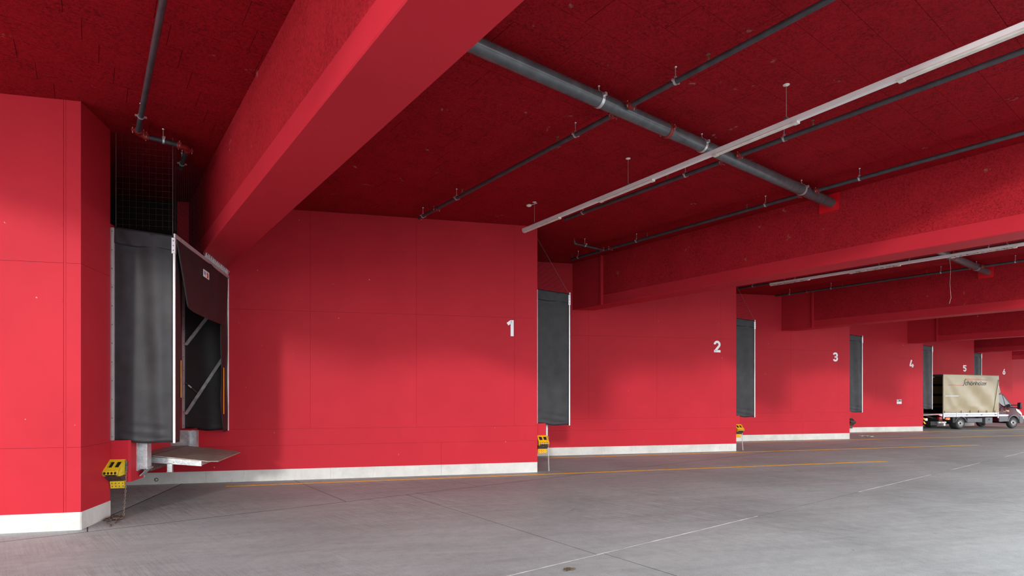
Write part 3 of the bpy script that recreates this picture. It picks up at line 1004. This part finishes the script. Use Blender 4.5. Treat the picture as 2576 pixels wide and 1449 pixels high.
# ------------------------------------------------------------------ lamp rails
def lamp_rail(name_label, x0, y0, x1, y1, mat_diff, cords, dirty, spacing=1.27):
    o = empty('lamp_rail')
    d = Vector((x1-x0, y1-y0, 0)); L = d.length
    o.location = (x0, y0, 0); o.rotation_euler = (0, 0, math.atan2(d.y, d.x))
    z = 5.715
    MB().prism([(-.036, z), (.036, z), (.036, z+.062), (.022, z+.072), (-.022, z+.072), (-.036, z+.062)], 'x', 0, L).build('rail', M_LAMP, o)
    k = 0; x = .02
    while x+1.0 < L:
        if k % 2 == 0:
            h = MB().prism([(-.030, z), (-.038, z-.018), (-.030, z-.030), (.030, z-.030), (.038, z-.018), (.030, z)], 'x', x, x+spacing-.04)
            g = h.build('lamp_unit', M_LAMPD if dirty else mat_diff, o)
        else:
            h = MB().prism([(-.034, z-.008), (.034, z-.008), (.034, z), (-.034, z)], 'x', x, x+spacing-.04)
            g = h.build('cover_strip', M_LAMP, o)
        MB().box(x+spacing-.05, x+spacing+.02, -.040, .040, z-.034, z+.004).build('end_cap', M_DIFF, g)
        x += spacing; k += 1
    for c in cords:
        m_ = MB(); m_.tube([(c, 0, z+.07), (c, 0, ZC)], .0045, 5); m_.build('hanger_wire', M_WIRE, o)
        m_ = MB(); m_.lathe([(.0, -.02), (.016, -.018), (.045, -.004), (.045, 0)], (c, 0, ZC), 'z', 14); m_.build('ceiling_cup', M_DIFF, o, True)
        MB().bbox(c-.03, c+.03, -.022, .022, z+.068, z+.105, .008).build('hanger_clip', M_STEEL, o)
    return tag(o, name_label, 'lamp', 'lamp rails under the ceiling')
lamp_rail('long white lamp rail hung across the first bay', 7.985, 10.19, 7.60, CANOPY_Y+.1, M_DIFF, [.42, 3.25, 6.22, 9.2, 12.2], False)
o = lamp_rail('rust-flaked white lamp rail hung behind the second beam', 18.62, 10.12, 18.75, CANOPY_Y+.1, M_DIFF, [.5, 3.3, 6.2, 9.2, 12.2], True)
# loose wire hanging from the second rail
m_ = MB(); m_.tube([(5.0, .0, 5.72), (5.02, .04, 5.4), (5.0, .05, 5.0), (5.03, .02, 4.6), (5.0, .0, 4.45)], .005, 5); m_.build('loose_wire', M_WIRE, o, True)
dt = empty('motion_sensor', loc=(7.98, 9.98, ZC))
MB().lathe([(0, -.045), (.03, -.043), (.055, -.03), (.06, -.012), (.05, 0)], (0, 0, 0), 'z', 20).build('sensor_dome', M_LAMP, dt, True)
MB().tube([(.0, 0, -.012), (.03, -.1, -.015), (.055, -.22, -.012)], .007, 6).build('sensor_cable', M_LAMP, dt)
tag(dt, 'small round white sensor on the ceiling above the lamp rail end', 'sensor')

# ------------------------------------------------------------------ small sign and litter
o = empty('wall_sign', bay_matrix(4) @ Matrix.Translation((-1.73, 0, 1.49)))
tag(o, 'small white notice with dark heading on the wall painted four', 'sign')
MB().box(0, .31, -.006, .002, 0, .24).build('sign_plate', M_STICK, o)
m_ = MB(); m_.box(.012, .298, -.008, -.006, .125, .228); hd = m_.build('dark_heading', M_STBLK, o)
m_ = MB()
for k, (a, b_) in enumerate(((.03, .10), (.115, .13), (.19, .26))): m_.box(a, b_, -.0095, -.008, .15+.012*k, .20)
m_.build('white_pictograms', M_STICK, hd)['kind'] = 'stuff'
m_ = MB()
for k in range(3): m_.box(.03, .28-.03*k, -.0075, -.006, .085-k*.028, .094-k*.028)
m_.build('print_lines', M_GREYP, o)['kind'] = 'stuff'

def crumple(name, loc, sx, sy, sz, mat, label, cat, seed):
    rr = random.Random(seed); m_ = MB()
    ph = [[rr.uniform(0, 1) for _ in range(8)] for _ in range(6)]
    def fn(a, b):
        i = min(7, int(a*7.99)); j = min(5, int(b*5.99))
        h = sz*(.15+.85*ph[j][i])
        x = (a-.5)*sx + .03*math.sin(b*7+seed); y = (b-.5)*sy + .03*math.sin(a*6+seed)
        return (x, y, h), (x, y, h-.004 if h > .006 else .001)
    m_.grid(fn, 7, 5)
    o = m_.build(name, mat); o.location = loc; o.rotation_euler = (0, 0, rr.uniform(0, 3))
    return tag(o, label, cat)
crumple('paper_scrap', (29.3, 11.2, .003), .55, .28, .05, M_STICK, 'crumpled white paper scrap on the floor near the wall painted four', 'litter', 2)
M_LEAF = simple('dry_brown_leaf', (.12, .075, .045), .8, var=.3, scale=30)
crumple('dry_leaf', (4.35, 4.72, .003), .10, .05, .02, M_LEAF, 'dry brown leaf lying on the open floor at bottom centre', 'leaf', 5)

# ------------------------------------------------------------------ truck
M_TARP = simple('beige_truck_tarpaulin', (.335, .275, .160), .30, var=.04, scale=3, spec=.6)
M_TARPI = simple('brown_tarpaulin_inside', (.42, .30, .15), .7, var=.1)
M_PLANK = simple('dark_inner_plank', (.035, .030, .03), .7)
M_BOARD = simple('white_drop_side', (.58, .58, .60), .35, .3, var=.05)
M_MAROON = simple('maroon_car_paint', (.070, .006, .014), .26, .0, var=.04, spec=.22)
M_GREYPL = simple('grey_plastic_cladding', (.115, .118, .135), .5, var=.08)
M_BLACK = simple('black_plastic', (.018, .018, .02), .5, var=.1)
M_CHASS = simple('dark_chassis_steel', (.022, .021, .022), .6, .2)
M_TYRE = simple('tyre_rubber', (.030, .029, .029), .75, var=.15)
M_RIM = simple('silver_steel_rim', (.52, .52, .54), .38, .5)
M_GLASS = simple('reflecting_cab_glass', (.02, .022, .025), .04, .0, var=.0, spec=1.0)
M_LAMPG = simple('clear_headlight', (.72, .73, .75), .15, .2, var=.05)
M_TAIL = simple('red_tail_light', (.45, .01, .015), .2, var=.05)
M_ORNG = simple('orange_marker_plate', (.85, .16, .03), .4, var=.05)
M_REDST = simple('red_stripe_print', (.62, .05, .05), .45, var=.03)
M_GOLD = simple('gold_print', (.62, .40, .20), .4)
tm = bay_matrix(4) @ Matrix.Translation((3.61, .78, 0))
T = empty('box_truck', tm)
tag(T, 'maroon truck with beige tarpaulin box, docked past the white four', 'truck')
W = 2.10
# cargo floor, drop sides
MB().box(-1.28, 2.76, .02, W-.02, .78, .88).build('cargo_floor', M_PLANK, T)
for y0, y1 in ((-.005, .025), (W-.025, W+.005)):
    for a, b_ in ((-1.20, -.36), (-.28, 2.66)):
        ds = MB()
        for k in range(2):
            z0 = .71+k*.125
            ds.prism([(y0, z0+.008), (y0+.006, z0), (y1-.006, z0), (y1, z0+.008), (y1, z0+.112), (y1-.006, z0+.12), (y0+.006, z0+.12), (y0, z0+.112)], 'x', a, b_)
        q = ds.build('drop_side', M_BOARD, T)
        if b_ > 1:
            for x in (.35, 1.42, 2.45):
                MB().box(x, x+.10, y0-.014, y0+.004, .805, .845).build('latch', M_BLACK, q)
    for x in (-1.28, -.35, 2.67):
        MB().box(x, x+.075, y0-.008, y1+.004, .62 if x != -.35 else .70, .965).build('stake_post', M_BOARD, T)
# tarpaulin box
ZT0, ZT1 = .955, 3.15
def side(y, sgn):
    def fn(a, b):
        x = -1.28 + a*4.04
        z = ZT0 + (ZT1-ZT0-.05*a)*b
        e = min(1, b*6, (1-b)*6, a*8, (1-a)*8)
        s1 = .034*math.sin((a*4.2+b*2.6)*3.0+.4)*math.exp(-((a-.62)/.35)**2)
        s2 = .013*math.sin((a*9+b*4)*3.0)*math.exp(-((a-.1)/.14)**2)
        s3 = .010*math.sin(a*30)*math.exp(-((b-.03)/.06)**2)
        s4 = .016*math.sin((a*3-b*2)*6)*(.4+.6*a)
        yy = y + sgn*e*(s1+s2+s3+s4*.6) - sgn*.012*(1-e)
        return (x, yy, z), (x, yy-sgn*.004, z)
    return fn
nt_ = MB(); nt_.grid(side(-.012, -1), 90, 50); tp = nt_.build('tarpaulin_side', M_TARP, T, 'all')
nt_ = MB(); nt_.grid(side(W+.012, 1), 40, 24); nt_.build('tarpaulin_side', M_TARP, T, 'all')
MB().grid(lambda a, b: ((-1.28+4.04*a, -.012+(W+.024)*b, ZT1-.05*a+.012*math.sin(b*3.14)), (-1.28+4.04*a, -.012+(W+.024)*b, ZT1-.05*a-.01)), 8, 12).build('tarpaulin_roof', M_TARP, T, 'all')
MB().box(2.745, 2.76, 0, W, .88, ZT1-.06).build('tarpaulin_front', M_TARP, T)
MB().box(2.72, 2.744, .01, W-.01, .88, ZT1-.07).build('front_wall_inside', M_PLANK, T)
MB().box(-1.2, 2.72, W-.045, W-.02, .96, ZT1-.06).build('inside_lining', M_TARPI, T)
for z in (1.30, 1.90, 2.50):
    MB().box(-1.22, 2.72, W-.075, W-.046, z, z+.14).build('inner_plank', M_PLANK, T)
MB().box(-1.2, 2.7, W-.09, W-.046, .88, 1.22).build('inner_plank', M_PLANK, T)
for y in (.0, W-.05): MB().box(-1.275, -1.22, y, y+.05, .88, ZT1-.05).build('rear_frame_post', M_BOARD if y else M_TARP, T)
MB().box(-1.275, -1.20, 0, W, ZT1-.13, ZT1-.04).build('rear_header', M_PLANK, T)
MB().box(-1.30, -1.26, .55, 1.45, ZT1-.17, ZT1-.12).build('rear_roller', M_BOARD, T)
MB().tube([(-1.29, 1.62, ZT1-.2), (-1.29, 1.64, ZT1-.8)], .022, 6).build('pull_strap', M_DIFF, T)
MB().box(-1.20, -.22, -.034, -.018, 1.895, 1.925).build('side_rail', M_BOARD, T)
# seam flap near the cab and the bottom buckles
MB().add([(2.30, -.034, ZT0+.005), (2.70, -.034, ZT1-.30), (2.715, -.034, ZT1-.30), (2.32, -.034, ZT0+.005), (2.30, -.020, ZT0+.005), (2.70, -.020, ZT1-.30), (2.715, -.020, ZT1-.30), (2.32, -.020, ZT0+.005)], [(0,1,2,3),(7,6,5,4),(0,4,5,1),(3,2,6,7),(0,3,7,4),(1,5,6,2)]).build('flap_seam', M_PLANK, T)
for x in (-1.22, -.03, .60, 1.22, 1.82, 2.42):
    m_ = MB(); m_.box(x, x+.028, -.040, -.022, ZT0-.01, ZT0+.12); m_.box(x-.012, x+.04, -.046, -.030, ZT0-.012, ZT0+.012); m_.build('buckle', M_STEEL, T)
# lettering on the tarpaulin, following its folds
def conform(mb):
    fn = side(-.012, -1)
    out = []
    for x, y, z in mb.v:
        a = (x+1.28)/4.04
        b = (z-ZT0)/(ZT1-ZT0-.05*a)
        out.append((x, fn(a, b)[0][1]+y-.003, z))
    mb.v = out
G_ = {}
xh = .5
def a_(cx, cz, r, s, e, rz=None): return arc(cx, cz, r, rz or r, s, e, 14)
G_['c'] = (.50, [a_(.26, .25, .22, 45, 315, .25)])
G_['h'] = (.50, [[(.05, 0), (.05, .82)], [(.05, .25)] + a_(.25, .27, .20, 170, 0, .23) + [(.45, 0)]])
G_['o'] = (.56, [a_(.27, .25, .23, 0, 360, .25)])
G_['d'] = (.56, [a_(.27, .25, .23, 0, 360, .25), [(.13, .66), (.13, .78)], [(.37, .66), (.37, .78)]])
G_['n'] = (.50, [[(.05, 0), (.05, .5)], [(.05, .25)] + a_(.25, .27, .20, 170, 0, .23) + [(.45, 0)]])
G_['l'] = (.18, [[(.08, 0), (.08, .82)]])
G_['z'] = (.44, [[(.02, .47), (.40, .47), (.02, .03), (.42, .03)]])
G_['e'] = (.52, [[(.06, .25), (.47, .25)] + a_(.26, .25, .22, 0, 310, .25)])
G_['r'] = (.34, [[(.05, 0), (.05, .5)], [(.05, .28)] + a_(.25, .28, .19, 165, 70, .21)])
lt = MB(); H_ = .30; px_ = .30; zb_ = 2.53
x = px_
for ch_ in 'chdnholzer':
    w_, ss = G_[ch_]
    for p in ss: ribbon(lt, [(x+q[0]*H_, zb_+q[1]*H_) for q in p], .036, -.003, .001)
    x += w_*H_ + .022
xe = x
sp_ = [(px_-.20, zb_-.02), (px_-.12, zb_-.01), (px_-.08, zb_+.06), (px_-.035, zb_+.27), (px_+.0, zb_+.33), (px_+.06, zb_+.345)]
ribbon(lt, sp_, .035, -.003, .001)
conform(lt)
o = lt.build('lettering', M_STBLK, tp); o['label'] = 'dark lettering reading Schönholzer'
m_ = MB()
for (xa, za, xb, zb2, wd) in ((-.93, zb_+.008, px_-.20, zb_-.02, .028), (px_+.10, zb_+.345, xe+.02, zb_+.30, .030)):
    m_ = MB(); nseg = 24
    for k in range(nseg):
        t0, t1 = k/nseg, (k+1)/nseg
        p0 = (xa+(xb-xa)*t0, za+(zb2-za)*t0); p1 = (xa+(xb-xa)*t1, za+(zb2-za)*t1)
        m_.prism([(p0[0], p0[1]-wd/2), (p1[0], p1[1]-wd/2), (p1[0], p1[1]+wd/2), (p0[0], p0[1]+wd/2)], 'y', -.003, .001)
    conform(m_)
    m_.build('red_stripe', M_REDST, tp)
# chassis, axles, wheels
for y in (.62, 1.40): MB().box(-1.15, 3.9, y, y+.08, .50, .69).build('chassis_rail', M_CHASS, T)
for x in (-.9, .5, 1.3, 2.3): MB().box(x, x+.07, .3, W-.3, .55, .76).build('cross_member', M_CHASS, T)
for x in (0, 3.97): MB().tube([(x, .1, .335), (x, W-.1, .335)], .06, 10).build('axle', M_CHASS, T)
MB().box(.55, 1.4, .30, .60, .36, .70).build('fuel_tank', M_CHASS, T)
def wheel(x, y, sgn, wide):
    RT = .335
    yo = y; yi = y + sgn*wide
    t = MB().lathe([(.19, 0.02*1), (.24, .0), (.30, .012), (.325, .04), (RT, .07), (RT, wide-.05), (.32, wide-.02), (.20, wide)], (x, y, RT), 'y', 36)
    if sgn < 0:
        t.v = [(a, 2*y-b, c) for a, b, c in t.v]; t.f = [tuple(reversed(f)) for f in t.f]
    t = t.build('wheel', M_TYRE, T, True)
    rm = MB().lathe([(.205, .005), (.195, .02), (.175, .04), (.165, .06), (.12, .035), (.11, .02), (.075, .02), (.07, .06), (.0, .06)], (x, y, RT), 'y', 30)
    hl = MB()
    for k in range(12):
        an = k*math.pi/6
        hl.lathe([(0, .030), (.014, .030), (.014, .05)], (x+.143*math.cos(an), y, RT+.143*math.sin(an)), 'y', 8)
    hb = MB().lathe([(.0, -.005), (.05, -.004), (.062, .02), (.062, .03)], (x, y, RT), 'y', 20)
    for q in (rm, hl, hb):
        if sgn < 0: q.v = [(a, 2*y-b, c) for a, b, c in q.v]; q.f = [tuple(reversed(f)) for f in q.f]
    r_ = rm.build('rim', M_RIM, t, True); hl.build('rim_holes', M_HOLE, t)['kind'] = 'stuff'; hb.build('hub_cap', M_BLACK, t, True)
wheel(0, .02, 1, .46); wheel(0, W-.02, -1, .46); wheel(3.97, .06, 1, .22); wheel(3.97, W-.06, -1, .22)
for y0, y1 in ((-.01, .45), (W-.45, W+.01)):
    mg = MB(); 
    outer = arc(0, .335, .43, .40, 15, 165, 16); inner = arc(0, .335, .40, .37, 165, 15, 16)
    for i in range(16):
        o1, o2 = outer[i], outer[i+1]; i1, i2 = inner[16-i], inner[15-i]
        mg.prism([o1, o2, i2, i1], 'y', y0, y1)
    mg.build('mudguard', M_GREYPL, T)
    MB().box(-.62, -.43, y0, y1, .38, .70).build('mudguard_flap', M_CHASS, T)
MB().box(.48, 1.55, .02, .08, .40, .62).build('side_underrun', M_GREYPL, T)
tb = MB().bbox(1.80, 2.34, .03, .45, .30, .66, .012).build('toolbox', M_GREYPL, T)
m_ = MB(); m_.lathe([(0, -.012), (.05, -.012), (.055, .0)], (2.08, .03, .54), 'y', 16); m_.build('toolbox_lock', M_BLACK, tb, True)
# tail lift and rear end
tl = MB().prism([(-2.75, .80), (-1.32, .855), (-1.32, .90), (-1.42, .905), (-2.75, .85)], 'y', .02, W-.02).build('tail_lift_platform', M_GALV, T)
wh = MB(); rd = MB()
for k in range(26):
    x = -2.70 + k*.052
    q = [(x, .805+(x+2.75)*.038), (x+.03, .805+(x+2.75)*.038), (x+.05, .845+(x+2.75)*.038), (x+.02, .845+(x+2.75)*.038)]
    rd.prism(q, 'y', .006, .019)
wh.prism([(-2.74, .803), (-1.34, .857), (-1.34, .897), (-2.74, .847)], 'y', .012, .021)
wh.build('white_warning_strip', M_STICK, tl); rd.build('red_warning_stripes', M_REDST, tl)['kind'] = 'stuff'
MB().prism([(-1.60, .84), (-1.30, .87), (-1.34, .74)], 'y', .02, .10).build('hinge_plate', M_BOARD, T)
for y in (.45, 1.45): MB().prism([(-2.1, .78), (-1.2, .50), (-1.2, .60), (-2.0, .84)], 'y', y, y+.08).build('lift_arm', M_CHASS, T)
MB().box(-1.5, -1.25, .08, W-.08, .48, .62).build('lift_tube', M_CHASS, T)
tlp = MB().bbox(-1.52, -1.33, .02, .16, .58, .72, .01).build('tail_light', M_TAIL, T)
MB().bbox(-1.10, -.80, -.01, .06, .55, .68, .008).build('orange_plate', M_ORNG, T)
MB().lathe([(0, -.02), (.03, -.018), (.035, 0)], (-.95, -.01, .58), 'y', 12).build('marker_light', M_LAMPG, T)
ub = MB().tube([(-1.55, .10, .40), (-1.0, .10, .40)], .055, 10).build('underrun_bar', M_BOARD, T)
MB().tube([(-1.36, .10, .40), (-1.30, .10, .40)], .058, 10).build('orange_ring', M_ORNG, ub)
MB().box(-1.20, -1.08, .04, .14, .22, .36).build('bracket_plate', M_BOARD, T)
MB().box(-2.0, -1.5, .15, W-.15, .25, .46).build('rear_undercarriage', M_CHASS, T)
MB().box(-2.20, -2.03, .30, .32, .50, .64).build('notice_plate', M_STICK, T)
for k in range(2): MB().prism([(-2.40, .66-.2*k), (-2.30, .66-.2*k), (-2.18, .52-.2*k), (-2.28, .52-.2*k)], 'y', .26, .28).build('hazard_flag', M_YEL2, T)

# cab
Yc0, Yc1 = .06, W-.06
def cab_section(pts):
    # list of (x, z, inset) : skin lofted across the cab width with tumblehome
    return pts
prof = [(2.82, .42), (2.82, 1.30), (2.84, 2.05), (2.98, 2.10), (3.25, 2.075), (3.36, 2.03), (3.86, 1.36), (4.02, 1.26), (4.36, 1.12), (4.54, .98), (4.62, .80), (4.64, .62), (4.60, .62), (4.42, .62),
        ]
ins = [0.0, .0, .16, .17, .17, .17, .06, .05, .05, .07, .09, .10, .10, .0]
archc = (3.97, .335); ra = .42
arch = [(archc[0]+ra*math.cos(R(a)), archc[1]+ra*math.sin(R(a))) for a in range(43, 138, 8)]
prof2 = prof + arch + [(3.52, .55), (3.50, .42)]
ins2 = ins + [0]*len(arch) + [0, 0]
def bulge(z): return .0
n_ = len(prof2)
vs_ = [(x, Yc0+i_, z) for (x, z), i_ in zip(prof2, ins2)] + [(x, Yc1-i_, z) for (x, z), i_ in zip(prof2, ins2)]
fs_ = [(i, (i+1)%n_, (i+1)%n_+n_, i+n_) for i in range(n_)]
m_ = MB(); m_.add(vs_, fs_)
# sides triangulated from the ordered outline by ear clipping in blender
import bmesh
def side_faces(off, rev):
    bm = bmesh.new()
    vv = [bm.verts.new(vs_[i+off]) for i in range(n_)]
    f = bm.faces.new(vv)
    bmesh.ops.triangulate(bm, faces=[f])
    bm.verts.index_update()
    idx = {v_: i for i, v_ in enumerate(vv)}
    out = [tuple(idx[v_]+off for v_ in t.verts) for t in bm.faces]
    bm.free()
    return out
b0 = len(m_.f)
m_.f += side_faces(0, False) + side_faces(n_, True)
me = bpy.data.meshes.new('cab_body'); me.from_pydata(m_.v, [], m_.f); me.update()
bm = bmesh.new(); bm.from_mesh(me); bmesh.ops.recalc_face_normals(bm, faces=bm.faces); bm.to_mesh(me); bm.free()
me.polygons.foreach_set('use_smooth', [True]*len(me.polygons)); me.set_sharp_from_angle(angle=R(28))
me.materials.append(M_MAROON)
cab = bpy.data.objects.new('cab_body', me); col.objects.link(cab); cab.parent = T
def cy(z, side=0):   # side surface of the cab at height z
    if z <= 1.30: i_ = 0
    else: i_ = .16*(z-1.30)/.75
    return i_
def side_poly(pts, d, name, mat, parent=T):
    for s in (0, 1):
        m_ = MB()
        n2 = len(pts)
        if s == 0: a = [(x, Yc0+cy(z)-d, z) for x, z in pts]; b_ = [(x, Yc0+cy(z)+.02, z) for x, z in pts]
        else: a = [(x, Yc1-cy(z)+d, z) for x, z in pts]; b_ = [(x, Yc1-cy(z)-.02, z) for x, z in pts]
        f = [tuple(range(n2)), tuple(range(2*n2-1, n2-1, -1))] + [((i+1)%n2, i, i+n2, (i+1)%n2+n2) for i in range(n2)]
        m_.add(a+b_, f)
        me = m_.build(name, mat, parent)
        bm = bmesh.new(); bm.from_mesh(me.data); bmesh.ops.recalc_face_normals(bm, faces=bm.faces); bm.to_mesh(me.data); bm.free()
side_poly([(2.86, 1.97), (2.86, 1.62), (2.96, 1.47), (3.10, 1.37), (3.30, 1.28), (3.62, 1.25), (3.80, 1.30), (3.34, 1.94), (3.24, 1.98)], .006, 'door_window', M_GLASS)
side_poly([(3.27, 1.98), (3.31, 1.97), (3.37, 1.28), (3.33, 1.28)], .012, 'window_pillar', M_BLACK)
side_poly([(3.32, 2.00), (3.37, 2.00), (3.86, 1.36), (3.80, 1.30)], .010, 'front_pillar', M_BLACK)
side_poly([(2.86, .40), (2.86, .70), (3.48, .70), (3.55, .66), (3.50, .42)], .012, 'grey_sill', M_GREYPL)
ar = []
ar += [(archc[0]+.47*math.cos(R(a)), archc[1]+.47*math.sin(R(a))) for a in range(170, 29, -10)]
ar += [(archc[0]+.40*math.cos(R(a)), archc[1]+.40*math.sin(R(a))) for a in range(30, 171, 10)]
side_poly(ar, .016, 'wheel_arch', M_GREYPL)
side_poly([(3.02, 1.30), (3.02, .72)][:1]+[(3.03, 1.30), (3.03, .72), (3.02, .72)], .003, 'door_seam', M_BLACK)
side_poly([(2.93, 1.02), (2.99, 1.02), (2.99, 1.20), (2.93, 1.20)], .018, 'door_handle', M_BLACK)
side_poly([(3.18, 1.03), (3.46, 1.01), (3.50, 1.04), (3.34, 1.05), (3.36, 1.09), (3.58, 1.07), (3.55, 1.12), (3.62, 1.02), (3.63, .99), (3.18, 1.00)], .004, 'gold_emblem', M_GOLD)
side_poly([(2.86, .72), (3.50, .72), (3.60, .78), (3.52, .82), (2.86, .83)], .003, 'silver_band', M_LAMPG)
# front: windscreen, bumper, headlights, grille
m_ = MB(); m_.add([(3.375, Yc0+.22, 2.01), (3.375, Yc1-.22, 2.01), (3.865, Yc1-.12, 1.37), (3.865, Yc0+.12, 1.37), (3.345, Yc0+.22, 1.99), (3.345, Yc1-.22, 1.99), (3.835, Yc1-.12, 1.35), (3.835, Yc0+.12, 1.35)], [(0,1,2,3),(7,6,5,4),(0,4,5,1),(1,5,6,2),(2,6,7,3),(3,7,4,0)])
m_.build('windscreen', M_GLASS, T)
m_ = MB(); m_.prism([(4.40, .70), (4.63, .70), (4.68, .62), (4.68, .40), (4.60, .30), (4.44, .30), (4.40, .45)], 'y', Yc0-.005, Yc1+.005); m_.build('front_bumper', M_GREYPL, T)
for s in (0, 1):
    y0, y1 = (Yc0+.02, Yc0+.36) if s == 0 else (Yc1-.36, Yc1-.02)
    m_ = MB(); m_.prism([(4.16, 1.16), (4.42, 1.07), (4.58, .92), (4.64, .80), (4.60, .76), (4.40, .90), (4.22, 1.02)], 'y', y0, y1); m_.build('headlight', M_LAMPG, T)
MB().box(4.52, 4.65, Yc0+.40, Yc1-.40, .72, .90).build('grille', M_BLACK, T)
for s in (0, 1):
    y = Yc0 if s == 0 else Yc1
    sg = -1 if s == 0 else 1
    ya = y+sg*.22
    m_ = MB(); m_.bbox(3.90, 4.02, min(ya, ya+sg*.20), max(ya, ya+sg*.20), 1.14, 1.52, .03); mr = m_.build('wing_mirror', M_BLACK, T, True)
    for z_ in (1.37, 1.23): MB().tube([(3.80, y-sg*.05, z_-.005), (3.93, ya, z_)], .022, 8).build('mirror_arm', M_BLACK, mr)
# roof spoiler struts between box and cab
m_ = MB()
for y in (.07, W-.07):
    MB().tube([(2.77, y, 2.70), (2.84, y+(.02 if y < 1 else -.02), 2.50), (3.10, y+(.12 if y < 1 else -.12), 2.14), (3.02, y+(.14 if y < 1 else -.14), 2.09)], .028, 8).build('spoiler_strut', M_BOARD, T, True)
    MB().tube([(2.77, y, 2.46), (2.86, y+(.02 if y < 1 else -.02), 2.34), (3.06, y+(.12 if y < 1 else -.12), 2.12)], .018, 8).build('spoiler_strut', M_BOARD, T, True)
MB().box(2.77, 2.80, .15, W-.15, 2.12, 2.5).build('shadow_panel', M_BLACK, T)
